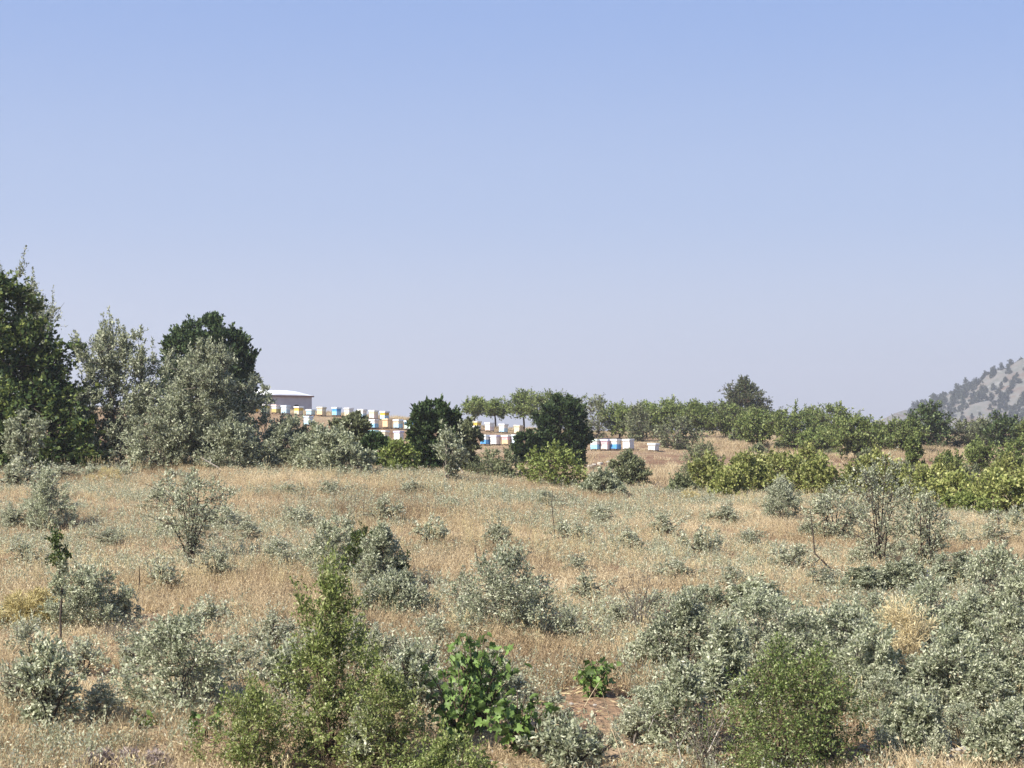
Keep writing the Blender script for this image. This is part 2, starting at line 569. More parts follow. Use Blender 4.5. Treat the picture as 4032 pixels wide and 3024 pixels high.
BASE = dict(prof='mound', t0=.08, ncl=60, cr=.16, tw=6, lv=9, ll=.05, lw=.02, up=.5, jit=.5, lump=.22, outer=.45,
            shoots=0, sl=.3, slv=26, trunk=False, stems=9, sr=.018, br=.006, leafdir=.7, curl=.25)
KINDS = {
    # silver shrubs of the field
    'silver': dict(BASE, mat='silver_leaf', wood='bark_grey', prof='mound', ncl=95, cr=.13, tw=9, lv=18, ll=.046, lw=.019, shoots=14, sl=.26, lump=.42, outer=.38, jit=.35, dead=22),
    'silver_open': dict(BASE, mat='silver_leaf', wood='bark_dark', prof='vase', ncl=60, tw=7, lv=13, ll=.055, lw=.024, shoots=12, sl=.26,
                        lump=.4, cr=.14, sr=.022, br=.009, stems=14, dead=26),
    'silver_tree': dict(BASE, mat='silver_far', wood='bark_grey', prof='dome', t0=.1, ncl=190, cr=.11, tw=10, lv=19, ll=.095, lw=.045, outer=.4, jit=.35,
                        shoots=40, sl=.6, slv=46, trunk=True, stems=16, sr=.05, br=.016, lump=.5, up=.7, dead=18, dl=.5),
    'silver_bush': dict(BASE, mat='silver_far', wood='bark_grey', prof='mound', t0=.04, ncl=100, cr=.13, tw=9, lv=17, ll=.09, lw=.042, outer=.4, jit=.35,
                        shoots=14, sl=.3, lump=.28, sr=.025, br=.01),
    'juniper': dict(BASE, mat='juniper_leaf', wood='bark_dark', prof='big', t0=.0, ncl=300, cr=.10, tw=9, lv=13, ll=.15, lw=.075,
                    up=1.5, jit=.25, lump=.16, outer=.3, trunk=True, stems=6, sr=.05, leafdir=1.4, shoots=30, sl=.16, slv=12),
    'dark_tree': dict(BASE, mat='dark_tree_leaf', wood='bark_dark', prof='cone', t0=.0, ncl=430, cr=.066, tw=9, lv=15, ll=.155, lw=.10,
                      up=.35, jit=.5, lump=.14, outer=.3, trunk=True, stems=16, sr=.09, br=.02),
    'oak': dict(BASE, mat='oak_leaf', wood='bark_dark', prof='dome', t0=.08, ncl=120, cr=.12, tw=7, lv=9, ll=.17, lw=.11, trunk=True,
                stems=10, sr=.09, br=.03, lump=.25),
    'almond': dict(BASE, mat='almond_leaf', wood='bark_dark', prof='round', t0=.28, ncl=110, cr=.14, tw=7, lv=9, ll=.17, lw=.075, trunk=True,
                   stems=10, sr=.085, br=.03, lump=.28, up=.7, shoots=18, sl=.5, slv=16, outer=.5),
    'silver_orchard': dict(BASE, mat='grey_green_leaf', wood='bark_grey', prof='dome', t0=.06, ncl=90, cr=.14, tw=6, lv=8, ll=.15, lw=.075,
                           trunk=True, stems=10, sr=.06, br=.02, lump=.3, shoots=18, sl=.5, slv=14),
    'pine': dict(BASE, mat='pine_leaf', wood='bark_brown', prof='cone', t0=.1, ncl=200, cr=.09, tw=9, lv=12, ll=.26, lw=.08, up=.9, trunk=True,
                 stems=24, sr=.14, br=.05, lump=.3, outer=.5),
    'vineyard': dict(BASE, mat='vineyard_leaf', wood='bark_brown', prof='mound', t0=.06, ncl=80, cr=.15, tw=6, lv=9, ll=.10, lw=.075, up=.5,
                     lump=.42, shoots=34, sl=.4, slv=14, sr=.03, br=.01, dead=12),
    'bright': dict(BASE, mat='bright_green_leaf', wood='bark_brown', prof='mound', t0=.04, ncl=90, cr=.15, tw=6, lv=10, ll=.085, lw=.055, up=.5,
                   lump=.3, shoots=14, sl=.22, slv=12, sr=.025, br=.01),
    'greygreen': dict(BASE, mat='grey_green_leaf', wood='bark_grey', prof='mound', t0=.03, ncl=90, cr=.15, tw=7, lv=10, ll=.085, lw=.04, up=.6,
                      lump=.28, shoots=12, sl=.2, slv=12, sr=.02),
    # fine-leaved green shrubs near the camera
    'green_fine': dict(BASE, mat='grass_green_leaf', wood='bark_brown', prof='vase', t0=.12, ncl=190, cr=.105, tw=7, lv=12, ll=.04, lw=.018,
                       up=.9, jit=.35, lump=.4, outer=.6, shoots=34, sl=.38, slv=34, stems=22, sr=.011, br=.004),
    'green_low': dict(BASE, mat='grass_green_leaf', wood='bark_brown', prof='mound', t0=.04, ncl=125, cr=.12, tw=7, lv=13, ll=.034, lw=.015,
                      up=.8, lump=.55, outer=.65, shoots=40, sl=.22, slv=24, stems=16, sr=.009, br=.004),
    'broom': dict(BASE, mat='yellow_broom', wood='straw_stem', prof='mound', t0=.03, ncl=70, cr=.16, tw=9, lv=8, ll=.08, lw=.008, up=1.2, jit=.25,
                  lump=.2, stems=30, sr=.006, br=.003),
    'dry_twig': dict(BASE, mat='dry_leaf', wood='bark_grey', prof='vase', t0=.2, ncl=60, cr=.14, tw=3, lv=2, ll=.03, lw=.01, up=1.0, stems=30,
                     sr=.008, br=.004, lump=.3),
}


def bez(a, b, c, n):
    t = np.linspace(0, 1, n)[:, None]
    return a * (1 - t) ** 2 + 2 * b * t * (1 - t) + c * t ** 2


def plant_meshes(kind, h, w, seed, dens=1.0, over=None):
    """foliage and wood meshes of one plant: clumps of leaves in an uneven envelope, carried by real limbs"""
    p = dict(KINDS[kind])
    if over:
        p.update(over)
    rng = np.random.default_rng(seed)
    prof = PROF[p['prof']]
    n = max(10, int(p['ncl'] * dens))
    t = rng.random(n * 6)
    keep = rng.random(n * 6) < np.clip(prof((t)), .12, 1)
    t = t[keep][:n]
    n = len(t)
    th = rng.random(n) * 2 * np.pi
    u = rng.random(n) ** p['outer']
    ph = rng.random(6) * 6.28
    lump = 1 + p['lump'] * (np.sin(2 * th + ph[0] + 3 * t) * .5 + np.sin(3 * th + ph[1] - 5 * t) * .4 + np.sin(5 * th + 7 * t + ph[2]) * .35)
    rad = prof(t) * (w / 2) * u * lump
    cr = p['cr'] * min(w, h * 1.2)
    rad = np.maximum(rad - cr * .5 * (u > .5), .02 * w)
    zc = (p['t0'] + (1 - p['t0']) * t) * h
    zc = zc - cr * .55 * t
    C = np.stack([rad * np.cos(th), rad * np.sin(th), np.maximum(zc, cr * .35)], -1)
    C += rng.normal(0, cr * .25, C.shape)
    C[:, 2] = np.maximum(C[:, 2], .04 * h)
    # wood
    S0, S1, R0, R1 = [], [], [], []
    pts = []
    sr, br = p['sr'], p['br']

    def path(P, ra, rb):
        rr = np.linspace(ra, rb, len(P))
        S0.append(P[:-1]); S1.append(P[1:]); R0.append(rr[:-1]); R1.append(rr[1:])
        pts.append(P)
    zero = np.zeros(3)
    if p['trunk']:
        th_ = max(p['t0'], .12) * h * 1.05
        lean = np.array([*rng.normal(0, .05 * h, 2), th_])
        T = bez(np.array([0, 0, -.12]), np.array([*rng.normal(0, .04 * h, 2), th_ * .5]), lean, 5)
        path(T, sr * 1.25, sr * .8)
        org = lean
    else:
        org = None
    mains = rng.choice(n, min(p['stems'], n), replace=False)
    for i in mains:
        a = org if org is not None else np.array([*rng.normal(0, .035 * w, 2), -.06])
        c = C[i]
        mid = a * .5 + c * .5
        mid = mid + np.array([-(c[0] - a[0]) * .18, -(c[1] - a[1]) * .18, .12 * h]) + rng.normal(0, .03 * h, 3)
        path(bez(a, mid, c, 6), sr * (.62 if org is not None else 1) * rng.uniform(.7, 1.1), br * .9)
    allp = np.concatenate(pts)
    for i in range(n):
        c = C[i]
        d = np.linalg.norm(allp - c, axis=1) + np.maximum(allp[:, 2] - c[2], 0) * 2
        j = np.argmin(d)
        a = allp[j]
        if np.linalg.norm(a - c) < 1e-3:
            continue
        m = (a + c) / 2 + rng.normal(0, .1, 3) * np.linalg.norm(c - a)
        P = np.stack([a, m, c])
        rr = np.array([br, br * .75, br * .5])
        S0.append(P[:-1]); S1.append(P[1:]); R0.append(rr[:-1]); R1.append(rr[1:])
    # twigs and leaves
    k = p['tw']
    ctr = np.array([0, 0, h * .42])
    out = nrm((C - ctr) * np.array([1, 1, .6]))
    d = np.repeat(out, k, 0) * .55 + rng.normal(0, p['jit'] + .25, (n * k, 3))
    d[:, 2] += p['up'] * .6
    d = nrm(d)
    c0 = np.repeat(C, k, 0) + rng.normal(0, cr * .22, (n * k, 3))
    tl = cr * rng.uniform(.55, 1.25, n * k)
    e = c0 + d * tl[:, None]
    S0.append(c0); S1.append(e)
    R0.append(np.full(n * k, br * .45)); R1.append(np.full(n * k, br * .2))
    q = max(2, round(p['lv'] * .66))
    s = rng.random((n * k, q, 1)) ** .8
    P = c0[:, None] + d[:, None] * tl[:, None, None] * s + rng.normal(0, cr * .07, (n * k, q, 3))
    LD = d[:, None] * p['leafdir'] + rng.normal(0, .55, (n * k, q, 3))
    P = P.reshape(-1, 3)
    LD = LD.reshape(-1, 3)
    ns = p['shoots']
    if ns:
        top = np.argsort(-(C[:, 2] + rng.normal(0, .16 * h, n)))[:ns]
        a = C[top]
        m = len(a)
        sd = nrm(np.stack([rng.normal(0, .22, m) + a[:, 0] / w * .5, rng.normal(0, .22, m) + a[:, 1] / w * .5, np.ones(m)], -1))
        ln = p['sl'] * rng.uniform(.5, 1.25, m) * (h if p['sl'] < 0 else 1)
        b = a + sd * ln[:, None]
        S0.append(a); S1.append(b); R0.append(np.full(m, br * .55)); R1.append(np.full(m, br * .15))
        s = rng.random((m, p['slv'], 1))
        rr = (1.1 - s) * .028 + .01
        sp = a[:, None] + sd[:, None] * ln[:, None, None] * s + rng.normal(0, 1, (m, p['slv'], 3)) * rr * (p['ll'] / .05) ** .6
        P = np.concatenate([P, sp.reshape(-1, 3)])
        sl_ = (sd[:, None] * 1.0 + rng.normal(0, .55, (m, p['slv'], 3))).reshape(-1, 3)
        LD = np.concatenate([LD, sl_])
    nd = p.get('dead', 0)
    if nd:
        ids = rng.integers(0, n, nd)
        a = C[ids]
        dd = nrm(out[ids] * .8 + rng.normal(0, .45, (nd, 3)) + np.array([0, 0, .55]))
        ln = p.get('dl', 1) * min(h, w) * rng.uniform(.14, .42, nd)
        b = a + dd * ln[:, None]
        b2 = a + dd * ln[:, None] * .55
        c2 = b2 + nrm(dd + rng.normal(0, .6, (nd, 3))) * ln[:, None] * .35
        S0 += [a, b2]
        S1 += [b, c2]
        R0 += [np.full(nd, br * .85), np.full(nd, br * .55)]
        R1 += [np.full(nd, br * .3), np.full(nd, br * .2)]
    P[:, 2] = np.maximum(P[:, 2], .015)
    N = len(P)
    LV, LQ = leaves(P, LD, p['ll'] * 1.08 * rng.uniform(.6, 1.3, N), p['lw'] * 1.2 * rng.uniform(.65, 1.3, N), rng)
    fol = np_mesh('foliage', LV, LQ)
    WV, WQ = tubes(np.concatenate(S0), np.concatenate(S1), np.concatenate(R0), np.concatenate(R1), 3)
    wood = np_mesh('wood', WV, WQ)
    fol.materials.append(MATS[p['mat']])
    wood.materials.append(MATS[p['wood']])
    return fol, wood


SEED = [100]
TREE_KINDS = ('silver_tree', 'juniper', 'dark_tree', 'oak', 'almond', 'silver_orchard', 'pine')


def plant(kind, name, cx, w, top, label, cat, base=None, D=None, group=None, seed=None, dens=1.0, over=None, sink=.03):
    """one plant: pixel column, pixel width and pixel top; where it stands by distance or by the pixel of its foot"""
    if D is None:
        D = depth_of(cx, base)
    x, y, z = on(cx, D)
    zt = (HY - top) / F * D
    h = max(.15, zt - z)
    wm = w / F * D
    if seed is None:
        SEED[0] += 1
        seed = SEED[0]
    fol, wood = plant_meshes(kind, h, wm, seed, dens, over)
    r = empty(name, (x, y, z - sink))
    tag(r, label, cat, group)
    tree = kind in TREE_KINDS
    obj('crown' if tree else 'foliage', fol, None, r)
    obj('trunk' if tree else 'stems', wood, None, r)
    return r


def copy_thing(src, loc, rz, sc):
    r = src.copy()
    COL.objects.link(r)
    r.location = loc
    r.rotation_euler = (0, 0, rz)
    r.scale = (sc[0], sc[0], sc[1])
    for ch in src.children:
        c = ch.copy()
        COL.objects.link(c)
        c.parent = r
    return r

# ------------------------------------------------------------------ beekeeper's cabin behind the hives
def build_cabin():
    D = 168.0
    x, y, z = on(1228, D)
    th = R(47)                       # long wall faces right of the camera, in shade
    r = empty('cabin', (x, y, z - .1), th)
    tag(r, 'cabin with shade-grey long wall and curved white roof behind the hives', 'cabin')
    L, Wd, H = 6.6, 2.6, 2.0
    zt = (HY - 1559) / F * D - z + .1
    H = max(1.5, zt)
    # local frame: corner at origin, long wall along -X, depth along +Y, outward normal of long wall is -Y
    ar = 16
    cxA, rA, hA = -1.75, .5, .95   # arched opening

    def wall(bm):
        # long wall with an arched opening, 0.08 thick
        pts = [(cxA - rA, 0)] + [(cxA + rA * math.cos(math.pi - a), hA - rA + rA * math.sin(a)) for a in
                                 [math.pi * i / ar for i in range(ar + 1)]] + [(cxA + rA, 0)]
        outer = [(-L, 0)] + pts + [(0, 0), (0, H), (-L, H)]
        f = [bm.verts.new((a, 0, b)) for a, b in outer]
        face = bm.faces.new(f)
        ex = bmesh.ops.extrude_face_region(bm, geom=[face])
        for v in ex['geom']:
            if isinstance(v, bmesh.types.BMVert):
                v.co.y += .08
        bx(bm, -.08, 0, .082, Wd, 0, H)
        bx(bm, -L, -.082, Wd - .08, Wd - .002, 0, H)
    obj('wall', bm_mesh('cabin_wall_shaded', wall), 'cabin_wall_shaded', r)
    obj('end_wall', bm_mesh('cabin_end', lambda bm: bx(bm, -L + .002, -L + .08, .082, Wd - .082, 0, H + .3)), 'cabin_end_lit', r)

    def roof(bm):
        n = 14
        rows = []
        cols = [0, .25, .6, 1.0, 1.5, 2.2, 4, L + .3]
        for cx in cols:
            rise = .46 * min(1, math.sin(min(1, (cx + .02) / 2.2) * math.pi / 2))
            row = []
            for i in range(n + 1):
                a = math.pi * i / n
                row.append(bm.verts.new((.14 - cx, Wd / 2 - (Wd / 2 + .16) * math.cos(a), H + .02 + rise * math.sin(a))))
            rows.append(row)
        for a, b in zip(rows[:-1], rows[1:]):
            for i in range(n):
                f = bm.faces.new((a[i], a[i + 1], b[i + 1], b[i]))
                f.smooth = True
        bm.faces.new(rows[-1])
        bmesh.ops.recalc_face_normals(bm, faces=bm.faces)
    rf = obj('roof', bm_mesh('cabin_roof', roof), 'roof_white', r)
    obj('eave_board', bm_mesh('eave', lambda bm: bx(bm, -L - .1, .13, -.15, -.02, H - .12, H + .012)), 'rust_trim', rf)
    obj('interior_shade', bm_mesh('cabin_in', lambda bm: bx(bm, cxA - 1, cxA + 1, .5, .56, .02, 1.6)), 'cabin_shade', r)  # dark sheet behind the arch, interior shade painted as its colour
    return r


build_cabin()

# ------------------------------------------------------------------ beehives
HM = {}


def hive_mesh(key):
    if key in HM:
        return HM[key]
    w, d = .23, .27
    if key == 'lid':
        def f(bm):
            bx(bm, -.275, .275, -.315, .315, 0, .115, .012)
            bx(bm, -.262, .262, -.302, .302, .1155, .128)
    elif key == 'upper':
        def f(bm): bx(bm, -w, w, -d, d, 0, .2, .006)
    elif key == 'lower':
        def f(bm): bx(bm, -w, w, -d, d, 0, .29, .006)
    elif key == 'tall':
        def f(bm): bx(bm, -w - .02, w + .02, -d, d, 0, .47, .006)
    elif key == 'stand':
        def f(bm):
            bx(bm, -w - .01, w + .01, -d - .07, d + .01, .075, .1)
            for sx in (-1, 1):
                for sy in (-1, 1):
                    bx(bm, sx * .19 - .025, sx * .19 + .025, sy * .22 - .025, sy * .22 + .025, -.12, .0745)
    elif key == 'entrance':
        def f(bm): bx(bm, -.14, .14, -d - .012, -d + .01, .004, .03)
    elif key == 'handle':
        def f(bm): bx(bm, -.06, .06, -d - .014, -d + .004, 0, .028, .004)
    HM[key] = bm_mesh('hive_' + key, f)
    return HM[key]


def part(name, key, mat, parent, z):
    me = hive_mesh(key)
    o = bpy.data.objects.new(name, me)
    COL.objects.link(o)
    o.parent = parent
    o.location = (0, 0, z)
    if len(me.materials) == 0:
        me.materials.append(MATS[mat])
    o.material_slots[0].link = 'OBJECT'
    o.material_slots[0].material = MATS[mat]
    return o


rh = random.Random(4)
TOPROW, MIDROW, LOWROW = 'top row on the left slope', 'middle row on the left slope', 'lowest row on the left slope'
# px centre, D, pixel of the foot, lid, upper box, lower box, label
HIVES = [
    (1000, 148, 1620, 'white', 'cream', 'orange', 'beehive with white lid, cream upper box and orange lower box by the cabin'),
    (1045, 148, 1621, 'white', 'lime', 'pale_green', 'beehive with lime yellow upper box over a pale green one'),
    (1087, 148, 1629, 'pale_pink', 'white', 'ochre', 'beehive with pinkish lid, white upper box and ochre lower box'),
    (1125, 148, 1629, 'ice', 'ice', 'pale_blue', 'pale blue beehive before the dark arch of the cabin'),
    (1176, 148, 1635, 'white', 'yellow', 'cream', 'beehive with white lid, yellow upper box and cream lower box'),
    (1223, 148, 1637, 'ice', None, 'pale_blue', 'low single-box pale blue beehive at the cabin corner'),
    (1266, 148, 1636, 'cream', 'cream', 'peach', 'cream and peach beehive between a low pale blue and a bright blue hive'),
    (1325, 148, 1642, 'ice', 'blue', 'sky', 'bright blue beehive with pale lid in the top row'),
    (1374, 148, 1644, 'white', 'white', 'cream', 'beehive with white lid, white upper and cream lower box, next to the bright blue hive'),
    (1426, 148, 1648, 'white', 'white', 'pale_blue', 'white beehive with pale blue lower box in the top row'),
    (1471, 148, 1650, 'white', 'cream', 'pale_pink', 'white-lidded beehive with cream upper and pale pink lower box'),
    (1514, 148, 1650, 'white', 'yellow', 'pale_blue', 'beehive with yellow upper box over a pale blue lower box'),
    (1215, 140, 1672, 'ice', 'ice', 'pale_blue', 'pale blue lidded beehive below the low blue hive, mostly behind silver bushes'),
    (1383, 140, 1679, 'white', 'white', 'white', 'white-lidded beehive almost hidden behind the dark green bush'),
    (1428, 140, 1682, 'white', 'white', 'cream', 'beehive with white lid, white upper and cream lower box, in the middle row'),
    (1473, 140, 1685, 'white', 'white', 'sky', 'white beehive with sky blue lower box in the middle row'),
    (1525, 140, 1687, 'peach', 'peach', 'peach', 'plain peach-coloured beehive with peach lid'),
    (1568, 140, 1687, 'white', 'cream', 'pale_blue', 'beehive with white lid, cream upper box and pale blue lower box'),
    (1611, 140, 1688, 'ice', 'sky', 'mint', 'beehive with sky blue upper box over a mint box beside the juniper'),
    (1470, 132, 1741, 'teal', 'ice', 'ice', 'teal-lidded beehive half hidden by bushes in the lowest row'),
    (1512, 132, 1743, 'white', 'cream', 'white', 'white-lidded beehive with cream upper box in the lowest row behind green bush'),
    (1570, 132, 1745, 'lavender', 'white', 'white', 'white beehive with lavender lid in the lowest row'),
    (1877, 146, 1698, 'cream', 'yellow', 'white', 'beehive with yellow upper box over a white lower box below the almond trees'),
    (1928, 146, 1701, 'white', 'white', 'pale_pink', 'white beehive with pale pink lower box below the almond trees'),
    (1982, 146, 1701, 'white', 'white', 'pale_blue', 'white beehive with pale blue lower box below the almond trees'),
    (2041, 146, 1704, 'cream', 'cream', 'cream', 'small cream beehive half hidden behind the spreading juniper'),
    (1911, 130, 1754, 'ice', 'white', 'blue', 'beehive with white upper and blue lower box beside the all-white hive between junipers'),
    (1951, 130, 1752, 'lavender', 'white', 'white', 'white beehive with lavender lid between the two junipers'),
    (1996, 130, 1752, 'white', 'pink', 'peach', 'beehive with pink upper box and peach lower box beside the spreading juniper'),
    (2033, 130, 1752, 'ice', 'ice', 'ice', 'pale blue beehive mostly hidden behind the spreading juniper'),
    (2347, 118, 1764, 'mint', 'white', 'sky', 'beehive with mint lid and sky blue lower box on the earth bank'),
    (2386, 118, 1764, 'lavender', 'pink', 'pale_pink', 'pink beehive with lavender lid on the earth bank'),
    (2424, 118, 1767, 'white', 'white', 'blue', 'white beehive with blue lower box on the earth bank'),
    (2475, 118, 1769, 'white', None, 'white', 'tall plain white single-box beehive on the earth bank'),
    (2573, 116, 1769, 'white', None, 'white', 'low white hive box standing apart at the bank top under a tree'),
]
for i, (px, D, foot, lid, up, low, lab) in enumerate(HIVES):
    x, y, z = on(px, D)
    r = empty('beehive', (x, y, z), R(-31 + rh.uniform(-5, 5)))
    r.rotation_euler = (R(rh.uniform(-1.5, 1.5)), R(rh.uniform(-2, 2)), R(-31 + rh.uniform(-5, 5)))
    tag(r, lab, 'beehive', 'painted beehives on the slope')
    part('stand', 'stand', 'stand_wood', r, 0)
    zz = .1005
    tall = up is None and px == 2475
    lo = part('lower_box', 'tall' if tall else 'lower', 'paint_' + low, r, zz)
    part('entrance', 'entrance', 'entrance_dark', lo, 0)
    zz += (.471 if tall else .2915)
    if up:
        ub = part('upper_box', 'upper', 'paint_' + up, r, zz)
        part('handle', 'handle', 'paint_' + up, ub, .1)
        zz += .2015
    part('lid', 'lid', 'paint_' + lid, r, zz)

# ------------------------------------------------------------------ tree belt at the left field edge
plant('dark_tree', 'broad_evergreen_tree', -30, 1060, 1075, 'big dense dark green tree at the left field edge', 'tree', D=63)
plant('silver_tree', 'silver_tree', 60, 480, 1010, 'tall silvery tree with spiky shoots rising behind the dense dark tree', 'tree', D=69,
      over=dict(ncl=110, prof='mound', shoots=60, sl=.95, slv=60, lump=.3))
plant('silver_tree', 'silver_tree', 470, 400, 1285, 'upright silvery tree between the dense dark tree and the round juniper', 'tree', D=64,
      over=dict(shoots=55, sl=.75, slv=56))
plant('silver_tree', 'silver_tree', 815, 385, 1370, 'spreading silvery tree in front of the round-topped juniper', 'tree', D=62,
      over=dict(ncl=180, br=.018))
plant('juniper', 'juniper_tree', 812, 385, 1252, 'large round-topped dark juniper behind the spreading silvery tree', 'tree', D=86,
      over=dict(ncl=520, cr=.085, lump=.03, outer=.2, shoots=0, ll=.17, lw=.085))
plant('silver_bush', 'silver_shrub', 95, 230, 1640, 'silvery shrub standing before the dense dark tree', 'shrub', D=58, over=dict(prof='vase', ncl=42, t0=.25))
plant('silver_bush', 'silver_shrub', 640, 330, 1560, 'silvery bush filling the gap below the two silvery trees', 'shrub', D=61)
plant('silver_bush', 'silver_shrub', 1045, 200, 1530, 'silvery shrub with thin dark shoots in front of the cabin', 'shrub', D=64,
      over=dict(prof='vase', ncl=20, shoots=14, sl=.5))
plant('silver_bush', 'silver_shrub', 920, 300, 1650, 'broad silvery bush at the foot of the spreading silvery tree', 'shrub', D=60)
plant('silver_bush', 'silver_shrub', 1140, 290, 1645, 'silvery bush with yellow-green leaves beneath the hive row', 'shrub', D=63)
plant('juniper', 'juniper_bush', 1385, 160, 1632, 'olive green juniper bush in front of the middle hive row', 'juniper', D=72, over=dict(mat='grey_green_leaf', ncl=120))
plant('silver_bush', 'silver_shrub', 1330, 300, 1690, 'pale silvery bush beneath the olive green juniper bush', 'shrub', D=60)
plant('silver_bush', 'silver_shrub', 1245, 210, 1660, 'silvery bush below the low single-box hive', 'shrub', D=62)
plant('greygreen', 'green_bush', 1190, 220, 1720, 'grey-green bush in the gap behind the silvery hedge', 'shrub', D=67)
plant('juniper', 'juniper_bush', 1480, 130, 1715, 'dark juniper bush below the teal-lidded hive', 'juniper', D=68, over=dict(ncl=110))
plant('bright', 'green_bush', 1575, 170, 1730, 'leafy green bush at the foot of the upright juniper', 'shrub', D=61)
plant('juniper', 'juniper_tree', 1715, 210, 1578, 'upright dense dark juniper left of the hives in the clearing', 'tree', D=72, over=dict(ncl=260))
plant('juniper', 'juniper_bush', 1835, 110, 1650, 'brownish dark bush leaning on the upright juniper', 'juniper', D=76, over=dict(mat='grey_green_leaf', ncl=110))
plant('silver_bush', 'silver_shrub', 1765, 150, 1700, 'silvery shrub with pointed shoots before the upright juniper', 'shrub', D=58, over=dict(prof='vase', ncl=26, shoots=10, sl=.5))
plant('greygreen', 'green_bush', 1960, 260, 1765, 'grey-green bush between the upright juniper and the bright bush', 'shrub', D=64)
plant('bright', 'bright_bush', 2180, 300, 1735, 'bright yellow-green bush before the spreading juniper', 'shrub', D=61)
plant('juniper', 'juniper_tree', 2212, 225, 1562, 'spreading dark juniper behind the bright yellow-green bush', 'tree', D=95, over=dict(ncl=300))
plant('juniper', 'juniper_bush', 2075, 120, 1700, 'low dark juniper at the left foot of the spreading one', 'juniper', D=93, over=dict(ncl=110))
plant('silver_bush', 'silver_shrub', 2475, 150, 1778, 'grey rounded bush at the foot of the earth bank', 'shrub', D=72, over=dict(mat='grey_green_leaf'))
plant('silver_bush', 'silver_shrub', 2370, 190, 1865, 'low silvery bush at the field edge below the bank', 'shrub', D=57)
plant('silver_bush', 'silver_shrub', 2680, 120, 1880, 'low grey bush before the yellow-green vineyard bushes', 'shrub', D=63, over=dict(mat='grey_green_leaf'))

# ------------------------------------------------------------------ orchard on the slope
ALM = [  # px, width, top, D, label
    (1868, 120, 1572, 158, 'almond tree with flat crown above the yellow and white hive'),
    (1950, 110, 1578, 157, 'almond tree with dark forked trunk joined to its flat-crowned neighbour'),
    (2062, 160, 1548, 157, 'tall almond tree standing against the sky left of the spreading juniper'),
    (2180, 190, 1540, 156, 'almond tree with spiky shoots behind the spreading juniper'),
    (2435, 110, 1590, 150, 'rounded almond tree behind the hives on the bank'),
    (2650, 130, 1572, 152, 'almond tree with pointed top shoots behind the grey-green bush'),
    (2745, 130, 1585, 150, 'almond tree between the grey-green bush and the pine'),
    (2855, 170, 1592, 148, 'almond tree with bare trunk on the straw slope below the pine'),
    (2985, 170, 1622, 128, 'low-crowned almond tree with thin trunk on the straw slope'),
    (3130, 180, 1608, 125, 'dark-crowned almond tree with thick forked trunk'),
    (3235, 150, 1695, 122, 'small almond tree with low bright crown'),
    (3270, 210, 1592, 140, 'tall almond tree behind the small bright one'),
    (3375, 190, 1640, 112, 'wide almond tree with spreading pale limbs'),
    (3470, 110, 1675, 130, 'slim almond tree next to the wide one with pale limbs'),
    (3560, 120, 1650, 128, 'almond tree beside the dark rounded oak'),
    (2545, 150, 1590, 154, 'almond tree with olive crown behind the low white hive box'),
]
for px, w, top, D, lab in ALM:
    sky_tree = px < 2100
    plant('almond', 'almond_tree', px, w * (1.1 if sky_tree else 1.45), top, lab, 'tree', D=D, group='almond trees on the slope',
          over=dict(t0=.48, ncl=80, outer=.6, lump=.4) if sky_tree else dict(t0=.2, ncl=110, lump=.38))
plant('silver_orchard', 'silver_tree', 2345, 150, 1562, 'grey silvery tree with spiky shoots behind the bank hives', 'tree', D=150)
plant('silver_orchard', 'grey_green_tree', 2510, 130, 1600, 'dull grey-green tree with dark underside above the white hive', 'tree', D=140)
plant('silver_orchard', 'grey_green_tree', 2665, 190, 1638, 'round grey-green bush-like tree on the bank top', 'tree', D=121, over=dict(shoots=6, t0=.0))
plant('pine', 'pine_tree', 2920, 340, 1492, 'dark pine rising above the almond trees', 'tree', D=185)
plant('oak', 'oak_tree', 3655, 195, 1583, 'dark rounded oak tree before the rocky hill', 'tree', D=138)
plant('silver_orchard', 'grey_green_tree', 3800, 170, 1660, 'pale grey-green tree between the two dark oaks', 'tree', D=140)
plant('oak', 'oak_tree', 3955, 190, 1628, 'dark oak tree below the rocky hill at the orchard end', 'tree', D=138)
plant('silver_orchard', 'grey_green_tree', 3870, 130, 1650, 'grey tree leaning on the orchard-end oak', 'tree', D=143)
plant('almond', 'almond_tree', 4080, 150, 1640, 'almond tree beyond the orchard-end oak', 'tree', D=136)
for px, w, top, D, lab in [(3860, 160, 1735, 100, 'young green tree on the dry slope below the pale grey-green tree'),
                           (3990, 150, 1740, 98, 'young green tree on the dry slope below the orchard-end oak'),
                           (3600, 90, 1720, 95, 'thin young tree below the dark rounded oak'),
                           (3740, 130, 1790, 92, 'low young tree on the slope with brown gaps')]:
    plant('almond', 'young_tree', px, w, top, lab, 'tree', D=D, over=dict(t0=.12, ncl=55, ll=.13), group='young trees on the dry slope')
for px, w, top, D, lab in [(2985, 80, 1755, 116, 'small olive bush at the foot of the low-crowned almond tree'),
                           (3085, 90, 1735, 124, 'brown-green bush beside the thick forked trunk'),
                           (3270, 70, 1780, 120, 'small dark bush under the small bright almond tree'),
                           (3420, 110, 1770, 100, 'grey-green bush beneath the wide almond tree'),
                           (2900, 80, 1700, 138, 'dark bush under the bare-trunked almond tree')]:
    plant('greygreen', 'slope_bush', px, w, top, lab, 'shrub', D=D, over=dict(ll=.13, lw=.07, ncl=45))

